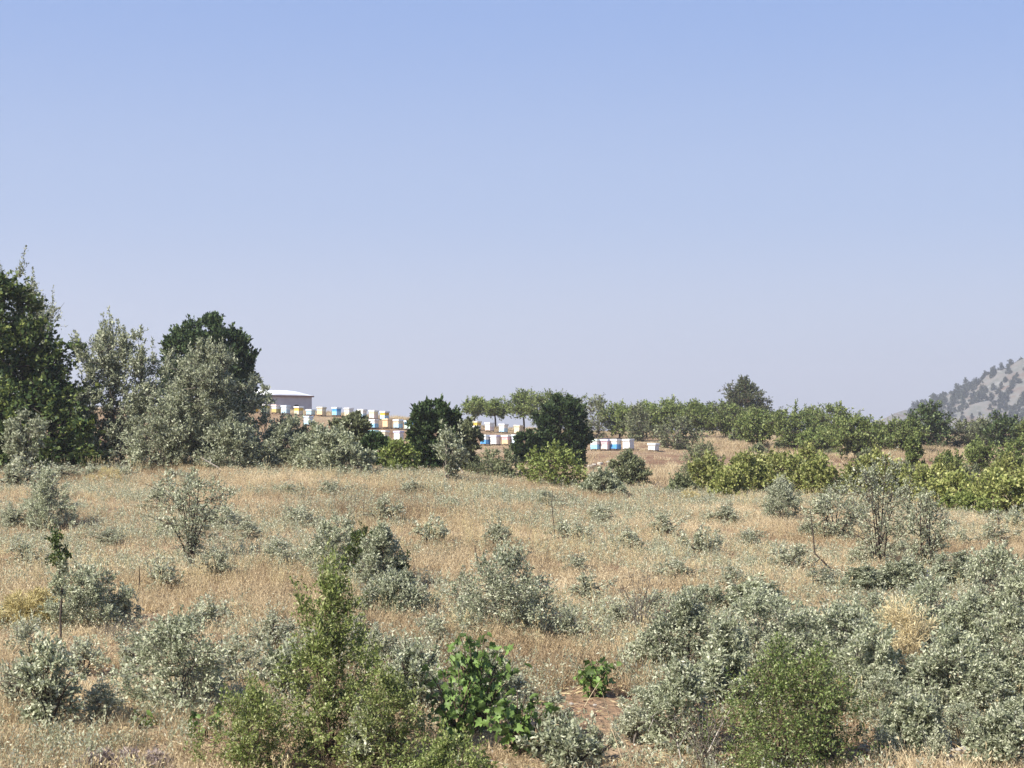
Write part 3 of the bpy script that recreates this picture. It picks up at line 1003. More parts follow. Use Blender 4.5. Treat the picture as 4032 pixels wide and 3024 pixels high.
# yellow-green vineyard bushes in front of the slope
VN = [(2760, 170, 1735, 84, 'greygreen', 'tall grey-green bush at the left end of the vineyard bushes'),
      (2790, 210, 1815, 66, 'vineyard', None), (2930, 210, 1805, 65, 'vineyard', None), (3080, 230, 1795, 65, 'vineyard', None),
      (3230, 220, 1830, 64, 'vineyard', None), (3370, 200, 1860, 66, 'vineyard', None), (3500, 200, 1850, 66, 'vineyard', None),
      (3620, 220, 1870, 63, 'vineyard', None), (3760, 230, 1900, 60, 'vineyard', None), (3900, 260, 1880, 58, 'vineyard', None),
      (4040, 260, 1870, 58, 'vineyard', None), (3180, 160, 1780, 74, 'vineyard', None), (3020, 150, 1800, 76, 'vineyard', None),
      (3560, 180, 1820, 76, 'greygreen', 'dull green bush behind the vineyard bushes below the thin young tree'),
      (3700, 200, 1850, 70, 'vineyard', None), (3830, 200, 1830, 76, 'greygreen', 'grey-green bush among the vineyard bushes below the young trees'),
      (3960, 200, 1820, 74, 'vineyard', None), (3800, 240, 1940, 56, 'bright', 'dark green low bush among the yellow vineyard bushes'),
      (2860, 150, 1880, 61, 'vineyard', None), (3450, 140, 1790, 84, 'vineyard', None)]
for px, w, top, D, kd, lab in VN:
    plant(kd, 'vineyard_bush' if kd == 'vineyard' else 'green_bush', px, w * 1.12, top - (20 if kd == 'vineyard' else 0),
          lab or 'yellow-green bush in the vineyard rows beyond the dry field', 'shrub', D=D,
          group='yellow-green vineyard bushes' if lab is None else None)

# ------------------------------------------------------------------ shrubs of the field
FS = [  # kind, px, width, top, base, label
    ('silver_open', 750, 290, 1880, 2215, 'open silvery shrub with dark upright stems in the left field'),
    ('silver', 190, 190, 1850, 2090, 'dark-footed silvery shrub in the left field'),
    ('silver', 1500, 190, 2090, 2320, 'silvery shrub covering the front of the green juniper bush'),
    ('silver', 1330, 230, 2045, 2270, 'silvery shrub grown together with a green juniper bush'),
    ('silver', 1560, 260, 2260, 2440, 'silvery shrub at the foot of the green juniper bush'),
    ('silver', 1975, 430, 2150, 2510, 'large rounded silvery shrub with a dead stick in mid-field'),
    ('silver_open', 3290, 260, 1930, 2135, 'silvery shrub with dark bare stems beside the vineyard bushes'),
    ('silver_open', 3460, 320, 1820, 2240, 'tall open silvery shrub with dark trunk before the vineyard bushes'),
    ('silver_open', 3650, 220, 1960, 2260, 'silvery shrub with forked dark trunk above the blue bag'),
    ('silver', 3075, 190, 1900, 2060, 'small bushy silvery shrub before the vineyard bushes'),
    ('silver', 700, 430, 2430, 2800, 'wide silvery shrub beside the tall green fine-leaved shrub'),
    ('silver_open', 190, 260, 2540, 2900, 'upright silvery shrub above the dry grass near the grape sprigs'),
    ('silver', 330, 300, 2230, 2480, 'silvery shrub behind the thin sapling'),
    ('silver', 1930, 260, 2590, 2790, 'grey shrub beside the large-leaved vine'),
]
for kd, px, w, top, base, lab in FS:
    plant(kd, 'silver_shrub', px, w * 1.08, top - 12, lab, 'shrub', base=base, over=dict(lump=.2, ncl=110) if px == 1975 else None)
plant('juniper', 'juniper_bush', 1440, 190, 2075, 'green juniper bush growing in the middle of the dry field', 'juniper', base=2290,
      over=dict(ll=.05, lw=.018, cr=.13, ncl=60, mat='dark_tree_leaf', shoots=14))
plant('bright', 'green_bush', 1580, 110, 2195, 'small leafy green bush on the flank of the juniper bush', 'shrub', base=2310,
      over=dict(ll=.05, lw=.03, ncl=40, mat='dark_tree_leaf'))
# the thicket at the right
TH = [('silver', 2700, 330, 2350, 2660), ('silver', 3000, 430, 2330, 2680), ('silver', 3290, 380, 2350, 2700), ('silver', 2680, 270, 2600, 2960),
      ('silver', 3440, 320, 2450, 2800), ('silver', 3680, 430, 2270, 2600), ('silver', 3920, 360, 2140, 2480), ('silver', 3760, 420, 2480, 2800),
      ('silver', 3990, 330, 2400, 2780), ('silver', 3600, 260, 2740, 2960), ('silver', 3940, 260, 2800, 3040), ('silver', 2860, 260, 2450, 2780),
      ('silver', 3560, 300, 2380, 2640), ('silver', 4080, 300, 2200, 2560), ('silver', 3820, 300, 2350, 2640)]
for kd, px, w, top, base in TH:
    plant(kd, 'silver_shrub', px, w, top, 'dense silvery shrub in the thicket behind the round green shrub', 'shrub', base=base,
          group='silvery shrubs of the thicket')
# lower growth that closes the gaps of the thicket: copies with their own place, turn and size
tsrc = [o for o in bpy.data.objects if o.get('group') == 'silvery shrubs of the thicket']
tdim = [((HY - top) / F * depth_of(px, base) - on(px, depth_of(px, base))[2], w / F * depth_of(px, base)) for kd, px, w, top, base in TH]
TL = [(2600, 260, 2480, 2640), (2800, 320, 2600, 2800), (2560, 240, 2680, 2860), (3160, 340, 2420, 2600), (3420, 300, 2330, 2500), (3600, 340, 2600, 2800),
      (3880, 340, 2600, 2820), (3720, 300, 2380, 2540), (4010, 260, 2600, 2800), (3480, 260, 2640, 2850), (3330, 240, 2560, 2760), (3800, 280, 2760, 2930),
      (3560, 260, 2200, 2360), (3760, 280, 2170, 2320), (3400, 240, 2230, 2360), (4020, 220, 2740, 2900), (2960, 260, 2290, 2440), (2760, 220, 2290, 2420)]
for i, (px, w, top, base) in enumerate(TL):
    D = depth_of(px, base)
    x, y, z = on(px, D)
    j = (i * 7 + 3) % len(TH)
    copy_thing(tsrc[j], (x, y, z - .03), 1.3 + 2.1 * i, (w / F * D / tdim[j][1], ((HY - top) / F * D - z) / tdim[j][0]))

# scattered smaller silver shrubs, each of them placed from the photograph
protos = []
for i in range(7):
    h = .5 + .06 * i
    fol, wood = plant_meshes('silver' if i % 3 else 'silver_open', h, .62 + .08 * (i % 4), 900 + i, .32 if i % 3 else .5, dict(lump=.6, outer=.6, lv=10, jit=.6, shoots=14, sl=.3))
    fol.materials[0] = MATS['silver_pale']
    protos.append((fol, wood, h, .62 + .08 * (i % 4)))
SM = [(60, 200, 1830, 1930), (40, 170, 2000, 2090), (360, 150, 1830, 1890), (490, 120, 1840, 1900), (900, 150, 1990, 2090), (620, 160, 1920, 2010),
      (1500, 170, 1970, 2070), (1700, 150, 2060, 2150), (1950, 170, 2060, 2160), (1780, 120, 1960, 2020), (1180, 150, 2000, 2080), (1090, 170, 2120, 2230),
      (980, 150, 2050, 2130), (860, 170, 2180, 2290), (640, 170, 2230, 2340), (480, 190, 2330, 2470), (90, 190, 2440, 2580), (330, 210, 2520, 2660),
      (540, 200, 2480, 2620), (920, 230, 2500, 2680), (1060, 200, 2430, 2570), (820, 160, 2380, 2480), (1480, 210, 2480, 2620), (1700, 190, 2420, 2540),
      (2250, 170, 2060, 2150), (2360, 150, 1990, 2060), (2480, 170, 2090, 2180), (2620, 160, 2030, 2110), (2760, 150, 2100, 2190), (2850, 180, 1990, 2070),
      (2960, 170, 2080, 2170), (3110, 190, 2150, 2260), (2680, 180, 2200, 2300), (2870, 170, 2230, 2330), (2320, 190, 2270, 2380), (2240, 170, 2430, 2540),
      (2520, 210, 2520, 2660), (2260, 180, 2180, 2270), (2580, 160, 2330, 2430), (3250, 180, 2230, 2340), (3380, 160, 2150, 2230), (3900, 170, 2070, 2150),
      (4000, 170, 2020, 2100), (3780, 150, 2090, 2160), (3540, 150, 2120, 2210), (60, 190, 2620, 2800), (400, 200, 2680, 2840), (1650, 170, 2620, 2760),
      (2170, 210, 2740, 2900), (2330, 180, 2860, 3010), (2500, 200, 2780, 2930), (100, 200, 2130, 2230), (430, 140, 2080, 2150), (1840, 150, 2340, 2430),
      (2150, 150, 1930, 1990), (1300, 130, 1900, 1960), (1620, 130, 1900, 1950), (3180, 150, 2050, 2120), (1130, 140, 1900, 1950), (700, 140, 1850, 1900),
      (230, 170, 1830, 1900), (150, 150, 1960, 2050), (1400, 150, 2420, 2500), (2420, 140, 2380, 2460), (3700, 160, 2880, 3010), (3480, 170, 2870, 3000)]
rs = random.Random(11)
for k_, (px, w, top, base) in enumerate(SM):
    D = depth_of(px, base)
    x, y, z = on(px, D)
    h = (HY - top) / F * D - z
    wm = w / F * D
    fol, wood, ph_, pw_ = protos[k_ % 7]
    r = empty('silver_shrub', (x, y, z - .03), rs.uniform(0, 6.28))
    s = (wm / pw_, h / ph_)
    r.scale = (s[0], s[0], s[1])
    tag(r, 'small silvery shrub among the dry grass of the field', 'shrub', 'small silvery shrubs dotted over the field')
    obj('foliage', fol, None, r)
    obj('stems', wood, None, r)

# green shrubs near the road
plant('green_fine', 'green_shrub', 1300, 480, 2230, 'tall fine-leaved green shrub with thin dark stems', 'shrub', base=3010, over=dict(ncl=230, prof='mound', t0=.05, shoots=80, sl=.42, slv=30, lump=.62, outer=.7, cr=.09))
plant('green_low', 'green_shrub', 1000, 480, 2700, 'low fine-leaved green shrub beside the tall one', 'shrub', base=3060)
plant('green_low', 'green_shrub', 1530, 440, 2650, 'broad fine-leaved green shrub between the tall one and the vine', 'shrub', base=3070)
plant('green_low', 'green_shrub', 1760, 420, 2890, 'low green shrub creeping at the foot of the vine', 'shrub', base=3160)
plant('green_low', 'green_shrub', 3100, 680, 2530, 'round fine-leaved green shrub in front of the silvery thicket', 'shrub', base=3050,
      over=dict(ncl=240, mat='bright_green_fine'))
plant('green_low', 'green_shrub', 3240, 260, 2620, 'grey twiggy green shrub pressed against the round green one', 'shrub', base=3010,
      over=dict(mat='grey_green_leaf', ncl=80))
plant('broom', 'broom_bush', 115, 300, 2325, 'feathery yellow bush beside the thin sapling', 'bush', base=2475, over=dict(ncl=120, lw=.012, lv=12))
plant('broom', 'broom_bush', 3560, 340, 2350, 'straw-yellow dry bush in the silvery thicket', 'bush', base=2680, over=dict(mat='straw_head', ncl=110))
plant('broom', 'broom_bush', 3310, 120, 2660, 'small straw-yellow tuft bush below the thicket', 'bush', base=2800, over=dict(mat='straw_head', ncl=30))
plant('broom', 'broom_bush', 420, 160, 1835, 'golden dry bush at the foot of the left trees', 'bush', base=1905, over=dict(ncl=40))
plant('broom', 'broom_bush', 2720, 110, 1925, 'bright yellow flowering bush before the vineyard bushes', 'bush', base=1985, over=dict(ncl=35))
plant('dry_twig', 'twiggy_shrub', 2520, 250, 2230, 'bare brown twiggy shrub in the middle of the dry field', 'shrub', base=2490)
plant('dry_twig', 'twiggy_shrub', 2660, 170, 2330, 'bare grey twiggy shrub at the edge of the thicket', 'shrub', base=2520)
plant('dry_twig', 'twiggy_shrub', 2780, 330, 2740, 'leafless grey brush at the foot of the thicket', 'shrub', base=3040)

for px, w, top, base in [(420, 150, 2950, 3040), (520, 170, 2940, 3050), (350, 120, 2960, 3050), (610, 140, 2955, 3045)]:
    plant('broom', 'thistle_bush', px, w, top, 'faded mauve thistle tuft in the grass below the trailing vine leaves', 'bush', base=base,
          over=dict(mat='mauve_head', ncl=40, ll=.05, lw=.012), group='mauve thistle tufts')
for px, w, top, base, lab in [(1130, 200, 2560, 2760, 'silvery shrub leaning into the tall green fine-leaved shrub'),
                              (1620, 240, 2560, 2790, 'silvery shrub between the tall green shrub and the large vine'),
                              (1440, 220, 2800, 3050, 'grey silvery shrub tucked between the low green shrubs'),
                              (2230, 240, 2860, 3060, 'grey shrub beside the lower vine leaves and the leaning stalks')]:
    plant('silver_open', 'silver_shrub', px, w, top, lab, 'shrub', base=base)
# ------------------------------------------------------------------ large-leaved vines: every leaf is a piece


def vine_leaf_mesh():
    # five-lobed leaf, gently folded, base at the origin, pointing along +Y
    pts = [(0, 0), (.30, -.10), (.50, .16), (.36, .36), (.44, .66), (.20, .66), (0, 1.0), (-.20, .66), (-.44, .66), (-.36, .36), (-.50, .16), (-.30, -.10)]
    V = [(0, .34, -.10)] + [(x, y, .34 * abs(x) - .38 * max(0, y - .45) + (.07 if i % 2 else -.05)) for i, (x, y) in enumerate(pts)]
    T = [(0, i, i % 12 + 1) for i in range(1, 13)]
    return np_mesh('vine_leaf', V, None, T)


VL = vine_leaf_mesh()
VL.materials.append(MATS['vine_leaf'])


def vine(name, cx, w, top, base, n, size, label, seed, lean=0.0):
    rng = np.random.default_rng(seed)
    D = depth_of(cx, base)
    x, y, z = on(cx, D)
    h = (HY - top) / F * D - z
    wm = w / F * D
    r = empty(name, (x, y, z - .02))
    tag(r, label, 'vine')
    S0, S1, R0, R1 = [], [], [], []
    canes = []
    for i in range(max(5, n // 11)):
        a = np.array([rng.normal(0, .05), rng.normal(0, .05), -.03])
        th = rng.uniform(0, 6.28)
        rr = wm * .5 * rng.uniform(.2, 1)
        hh = h * rng.uniform(.45, 1.02)
        c = np.array([rr * math.cos(th) + lean * hh, rr * .8 * math.sin(th), hh])
        m = np.array([c[0] * .35, c[1] * .35, c[2] * .75])
        P = bez(a, m, c, 8)
        canes.append(P)
        S0.append(P[:-1]); S1.append(P[1:])
        q = np.linspace(.011, .004, 8)
        R0.append(q[:-1]); R1.append(q[1:])
    V, Q_ = tubes(np.concatenate(S0), np.concatenate(S1), np.concatenate(R0), np.concatenate(R1), 4)
    obj('canes', np_mesh('canes', V, Q_), 'bark_brown', r)
    for i in range(n):
        P = canes[i % len(canes)]
        t = rng.uniform(.22, 1) * 6.99
        k0 = int(t)
        p = P[k0] * (1 - t + k0) + P[min(k0 + 1, 7)] * (t - k0)
        p = p + rng.normal(0, .05, 3)
        p[2] = max(p[2], .04)
        o = bpy.data.objects.new('leaf', VL)
        COL.objects.link(o)
        o.parent = r
        o.location = p
        s = size * rng.uniform(.6, 1.2)
        o.scale = (s, s, s)
        out = math.atan2(p[1] - .02, p[0])
        o.rotation_euler = (rng.normal(-.75, .8), rng.normal(0, .8), out - math.pi / 2 + rng.normal(0, .8))
    return r


vine('grape_vine', 1880, 380, 2490, 2900, 290, .10, 'large-leaved bright green vine at the roadside', 31)
vine('grape_vine', 2040, 300, 2720, 2990, 130, .105, 'lower sprawl of large vine leaves beside the dark stone', 32)
vine('grape_vine', 1800, 260, 2620, 2960, 190, .095, 'vine shoots hanging in front of the large-leaved roadside vine', 36)
vine('grape_vine', 2330, 260, 2585, 2745, 110, .09, 'small pale green vine beside the bare earth', 33)
vine('grape_vine', 560, 200, 2785, 2860, 20, .10, 'few vine leaves trailing over the dry grass', 34)
vine('grape_vine', 800, 170, 2795, 2900, 32, .10, 'short leafy vine sprig below the wide silvery shrub', 35)

# ------------------------------------------------------------------ sapling, dead sticks, stalks, stones, bag


def stick(name, pts, r0, r1, label, cat, mat, base_d=None, twigs=0, seed=0):
    """dead stem through pixel points, all at the depth of its foot"""
    D = base_d or depth_of(pts[0][0], pts[0][1])
    rng = np.random.default_rng(seed)
    x0, y0, z0 = on(pts[0][0], D)
    P = [np.array([0, 0, -.06])]
    for i, (px, py) in enumerate(pts[1:]):
        P.append(np.array([gx(px, D) - x0, .05 * (i + 1) * rng.normal(), (HY - py) / F * D - z0]))
    P = np.array(P)
    rr = np.linspace(r0, r1, len(P))
    S0, S1, A, B = [P[:-1]], [P[1:]], [rr[:-1]], [rr[1:]]
    for _ in range(twigs):
        i = rng.integers(1, len(P)) if len(P) > 2 else 1
        a = P[i - 1] + (P[i] - P[i - 1]) * rng.uniform(.3, 1)
        d = nrm(rng.normal(0, 1, 3) + np.array([0, 0, .8]))
        ln = rng.uniform(.08, .28)
        S0.append(a[None]); S1.append((a + d * ln)[None]); A.append(np.array([r1])); B.append(np.array([r1 * .4]))
    V, Q_ = tubes(np.concatenate(S0), np.concatenate(S1), np.concatenate(A), np.concatenate(B), 6)
    o = obj(name, np_mesh(name, V, Q_, smooth=True), mat, None, (x0, y0, z0))
    tag(o, label, cat)
    return o


# the sapling: a thin dark pole with a small green head
D = depth_of(242, 2535)
x, y, z = on(242, D)
sap = empty('sapling', (x, y, z - .02))
tag(sap, 'thin sapling with bare dark stem and small green head', 'sapling')
pole = np.array([[0, 0, -.1], [-.02, .01, .35], [.01, 0, .75], [-.05, .02, 1.15], [-.07, .02, 1.5]])
V, Q_ = tubes(pole[:-1], pole[1:], [.02, .017, .014, .011], [.017, .014, .011, .006], 6)
obj('trunk', np_mesh('trunk', V, Q_, smooth=True), 'bark_dark', sap)
fol, wood = plant_meshes('bright', .55, .36, 77, .3, dict(ll=.045, lw=.026, mat='dark_tree_leaf', sr=.008, br=.004, shoots=8, sl=.16, lump=.6,
                                                          cr=.2, prof='round', tw=5, lv=7))
obj('crown', fol, None, sap, (-.06, .02, 1.05))
fol, wood = plant_meshes('silver', .7, .34, 78, .3, dict(prof='round', sr=.005, br=.003, lump=.5, lv=7))
obj('twigs', fol, None, sap, (-.02, .02, .5))

stick('dead_branch', [(1905, 2290), (1885, 2230), (1868, 2150)], .022, .008, 'dark dead stick leaning out of the large rounded silvery shrub', 'branch', 'bark_dark', twigs=3, seed=1)
stick('dead_stick', [(2185, 2120), (2178, 2040), (2172, 1985), (2176, 1930)], .014, .006, 'thin dark dead stem standing alone in the dry field', 'stem', 'bark_dark', twigs=2, seed=2)
stick('dead_stick', [(530, 2370), (545, 2300), (560, 2225)], .014, .005, 'thin leaning dead stem behind the silvery shrub of the sapling', 'stem', 'bark_dark', twigs=1, seed=3)
stick('dead_stick', [(1432, 2060), (1432, 2000), (1434, 1945)], .01, .004, 'dead twig sticking up over the green juniper bush', 'stem', 'bark_dark', twigs=3, seed=4)
stick('dead_branch', [(3140, 2310), (3118, 2275), (3103, 2255)], .028, .012, 'short bleached white stick in the right field', 'branch', 'dead_wood', seed=5)
stick('dead_branch', [(3495, 2310), (3492, 2280), (3478, 2262), (3440, 2245)], .026, .01, 'bent bleached white branch under the open silvery shrub', 'branch', 'dead_wood', seed=6)
stick('dead_branch', [(3360, 2290), (3270, 2240), (3210, 2180), (3190, 2010)], .03, .008, 'long bent dark branch beside the open silvery shrub', 'branch', 'bark_dark', twigs=6, seed=7)
stick('dead_stick', [(3235, 2120), (3262, 2000), (3250, 1935)], .022, .008, 'upright dead stem between silvery shrubs with bare stems', 'stem', 'bark_dark', twigs=4, seed=8)
stick('dead_stick', [(3925, 2130), (3930, 2060), (3928, 1990)], .014, .005, 'thin dead stem in the right field near the vineyard bushes', 'stem', 'bark_dark', twigs=3, seed=9)
stick('dead_branch', [(885, 1870), (860, 1840), (790, 1800)], .03, .01, 'pale fallen branch at the foot of the left silvery hedge', 'branch', 'dead_wood', twigs=2, seed=10)
stick('dead_branch', [(1835, 1875), (1815, 1850), (1790, 1820)], .03, .014, 'pale dead branch beside the pointed silvery shrub', 'branch', 'dead_wood', seed=11)
stick('dead_branch', [(2860, 3060), (2790, 2960), (2830, 2890), (2880, 2800)], .012, .004, 'pale bare branch rising before the leafless grey brush', 'branch', 'dead_wood', twigs=6, seed=12)
stick('dead_branch', [(2700, 3060), (2670, 2930), (2550, 2800)], .010, .003, 'thin pale arching branch at the foot of the leafless brush', 'branch', 'dead_wood', twigs=4, seed=13)
stick('dry_stalk', [(2470, 3040), (2420, 2900), (2370, 2720)], .008, .003, 'long straw-coloured stalk leaning over the bare earth', 'stalk', 'straw_stem', twigs=2, seed=14)
stick('dry_stalk', [(2510, 3030), (2455, 2920), (2395, 2840)], .008, .003, 'second straw-coloured stalk crossing the long leaning one', 'stalk', 'straw_stem', twigs=2, seed=15)
stick('dry_stalk', [(2290, 2790), (2330, 2730), (2360, 2690)], .007, .003, 'short pale stalk by the small vine', 'stalk', 'straw_stem', seed=16)


def stone(name, px, py, size, label, mat, seed, squash=.65, D=None, group=None):
    rng = np.random.default_rng(seed)
    bm = bmesh.new()
    bmesh.ops.create_icosphere(bm, subdivisions=2, radius=1)
    ax = rng.normal(size=(5, 3))
    for v in bm.verts:
        c = np.array(v.co)
        f = 1 + .16 * np.sin(ax @ c * 2.2).sum() / 2.2
        v.co = Vector((c[0] * size * f, c[1] * size * f * .85, c[2] * size * f * squash))
    me = bpy.data.meshes.new(name)
    bm.to_mesh(me)
    bm.free()
    D = D or depth_of(px, py)
    x, y, z = on(px, D)
    o = obj(name, me, mat, None, (x, y, z + size * squash * .45))
    o.rotation_euler = (0, 0, rng.uniform(0, 6))
    tag(o, label, 'stone', group)
    return o


stone('dark_stone', 2072, 2885, .13, 'dark lava-like stone beside the large vine leaves', 'dark_stone', 1, .8)
for i, (px, py, s) in enumerate([(2318, 1824, .22), (2340, 1832, .16), (2362, 1838, .2), (2424, 1802, .13), (2395, 1826, .15), (2298, 1828, .14)]):
    stone('pale_stone', px, py, s, 'pale limestone block lying on the earth bank below the hives', 'limestone', 20 + i, .6, D=101 + i, group='pale stones on the earth bank')
for i in range(46):
    px = rs.uniform(3380, 4030)
    py = rs.uniform(2950, 3040)
    stone('pale_stone', px, py, rs.uniform(.02, .055), 'small pale stone on the bare ground at the lower right shrubs', 'limestone', 50 + i, .6,
          group='small pale stones on the bare ground')
for i, (px, py, s) in enumerate([(285, 2770, .05), (1935, 2715, .035), (2200, 2760, .05), (2250, 2850, .04), (2120, 2960, .03)]):
    stone('pale_stone', px, py, s, ['pale stone in the dry grass below the upright silvery shrub', 'pale round stone behind the large-leaved vine',
                                    'pale stone on the bare earth by the grey shrub', 'small stone on the bare red earth before the vine',
                                    'tiny pale stone at the foot of the lower vine leaves'][i], 'limestone', 120 + i)


def bag():
    D = depth_of(3657, 2262) - 1.6
    x, y, z = on(3657, D)
    rng = np.random.default_rng(3)
    bm = bmesh.new()
    bmesh.ops.create_icosphere(bm, subdivisions=3, radius=1)
    for v in bm.verts:
        c = v.co.copy()
        k = 1 + .2 * math.sin(7 * c.x + 3 * c.z) * math.cos(6 * c.y - 4 * c.z) + .1 * math.sin(15 * c.x + 9 * c.y)
        t = 1 - .45 * max(0, c.z)
        v.co = Vector((c.x * .055 * k * t, c.y * .05 * k * t, c.z * .11 * k))
    me = bpy.data.meshes.new('plastic_bag')
    bm.to_mesh(me)
    bm.free()
    o = obj('plastic_bag', me, 'bag_blue', None, (x, y, z + .16))
    tag(o, 'crumpled blue-violet bag caught at the foot of the forked silvery shrub', 'bag')


bag()

# ------------------------------------------------------------------ trees on the far hill
HT = []
for i in range(5):
    h, w = 5.5 + .5 * i, 4.6 + .3 * (i % 3)
    fol, wood = plant_meshes('oak', h, w, 500 + i, .35, dict(mat='hill_tree_leaf', ll=.9, lw=.6, tw=4, lv=4, cr=.2, br=.05, sr=.2, lump=.35,
                                                             prof='cone' if i % 2 else 'dome', t0=.05))
    HT.append(fol)
rt = np.random.default_rng(8)
cand = []
tries = 0
while len(cand) < 298 and tries < 60000:
    tries += 1
    X_ = rt.uniform(215, 420)
    Y_ = rt.uniform(940, 1300)
    px = CX + F * X_ / Y_
    if not (3580 < px < 4110):
        continue
    z = float(hill_h(X_, Y_))
    if z < -3:
        continue
    # front-facing slope only, patchy spacing
    g = float(hill_h(X_, Y_ - 6)) - z
    if g > .8:
        continue
    py = HY - F * z / Y_
    if py > 1720:
        continue
    pn = math.sin(X_ * .06 + 1) * math.sin(Y_ * .035) + .5 * math.sin(X_ * .17 + Y_ * .05)
    if rt.random() > .55 + .45 * pn:
        continue
    if any((px - q[3]) ** 2 + (py - q[4]) ** 2 < rt.uniform(5, 15) ** 2 for q in cand):
        continue
    cand.append((X_, Y_, z, px, py))
for k_, (X_, Y_, z, px, py) in enumerate(cand):
    o = obj('hill_tree', HT[k_ % 5], None, None, (X_, Y_, z - .5))
    s = rt.uniform(.38, .88)
    o.scale = (s, s, s * rt.uniform(.85, 1.15))
    o.rotation_euler = (0, 0, rt.uniform(0, 6.28))
    tag(o, 'dark tree dotted on the pale rocky hillside', 'tree', 'trees scattered over the rocky hillside')

# ------------------------------------------------------------------ dry grass and small ground cover (uncountable)


def grass_tuft(seed, n, h, spread, bw, heads=.5):
    rng = np.random.default_rng(seed)
    a = rng.random(n) * 6.283
    rr = spread * np.sqrt(rng.random(n))
    b = np.stack([rr * np.cos(a), rr * np.sin(a), np.full(n, -.03)], -1)
    lean = rng.normal(0, .22, (n, 2)) + b[:, :2] / spread * .15
    H = h * rng.uniform(.45, 1.1, n)
    m = b + np.stack([lean[:, 0] * H * .35, lean[:, 1] * H * .35, H * .55], -1)
    t = b + np.stack([lean[:, 0] * H * 1.2, lean[:, 1] * H * 1.2, H], -1)
    th = rng.random(n) * 3.14
    s = np.stack([np.cos(th), np.sin(th), np.zeros(n)], -1) * bw * .5
    V = np.stack([b - s, b + s, m + s * .9, m - s * .9, t], 1)
    i = np.arange(n)[:, None] * 5
    Q_ = np.concatenate([i + np.array([[0, 1, 2, 3]])])
    T = i + np.array([[3, 2, 4]])
    V = V.reshape(-1, 3)
    k = int(n * heads)
    if k:
        hd = t[:k]
        d = nrm(t[:k] - m[:k])
        LV, LQ = leaves(hd - d * .03, d + rng.normal(0, .15, d.shape), rng.uniform(.035, .07, k), rng.uniform(.010, .02, k), rng, .05)
        Q_ = np.concatenate([Q_, LQ + len(V)])
        V = np.concatenate([V, LV])
    me = np_mesh('grass_tuft', V, Q_, T)
    me.materials.append(MATS['dry_grass'])
    return me


def sprig(seed, mat, n, h, ll, lw):
    rng = np.random.default_rng(seed)
    k = 5
    b = np.concatenate([rng.normal(0, .05, (k, 2)), np.full((k, 1), -.02)], 1)
    d = nrm(np.concatenate([rng.normal(0, .38, (k, 2)), np.ones((k, 1))], 1))
    ln = h * rng.uniform(.5, 1.1, k)
    e = b + d * ln[:, None]
    WV, WQ = tubes(b, e, .003, .0015, 3)
    s = rng.random((k, n, 1)) * .85 + .15
    P = b[:, None] + d[:, None] * ln[:, None, None] * s + rng.normal(0, .018, (k, n, 3))
    LD = d[:, None] * .6 + rng.normal(0, .6, (k, n, 3))
    P, LD = P.reshape(-1, 3), LD.reshape(-1, 3)
    LV, LQ = leaves(P, LD, ll * rng.uniform(.6, 1.2, len(P)), lw * rng.uniform(.7, 1.2, len(P)), rng)
    me = np_mesh('sprig', np.concatenate([LV, WV]), np.concatenate([LQ, WQ + len(LV)]))
    me.materials.append(MATS[mat])
    return me


def stalks(seed):
    rng = np.random.default_rng(seed)
    n = 6
    b = np.concatenate([rng.normal(0, .06, (n, 2)), np.full((n, 1), -.03)], 1)
    d = nrm(np.concatenate([rng.normal(0, .16, (n, 2)), np.ones((n, 1))], 1))
    e = b + d * rng.uniform(.4, .72, n)[:, None]
    V, Q_ = tubes(b, e, .0028, .0018, 3)
    P = np.repeat(e, 5, 0) - np.repeat(d, 5, 0) * rng.uniform(0, .12, (n * 5, 1))
    LV, LQ = leaves(P, np.repeat(d, 5, 0) + rng.normal(0, .35, (n * 5, 3)), rng.uniform(.03, .055, n * 5), rng.uniform(.009, .017, n * 5), rng, .1)
    me = np_mesh('stalks', np.concatenate([V, LV]), np.concatenate([Q_, LQ + len(V)]))
    me.materials.append(MATS['straw_head'])
    return me


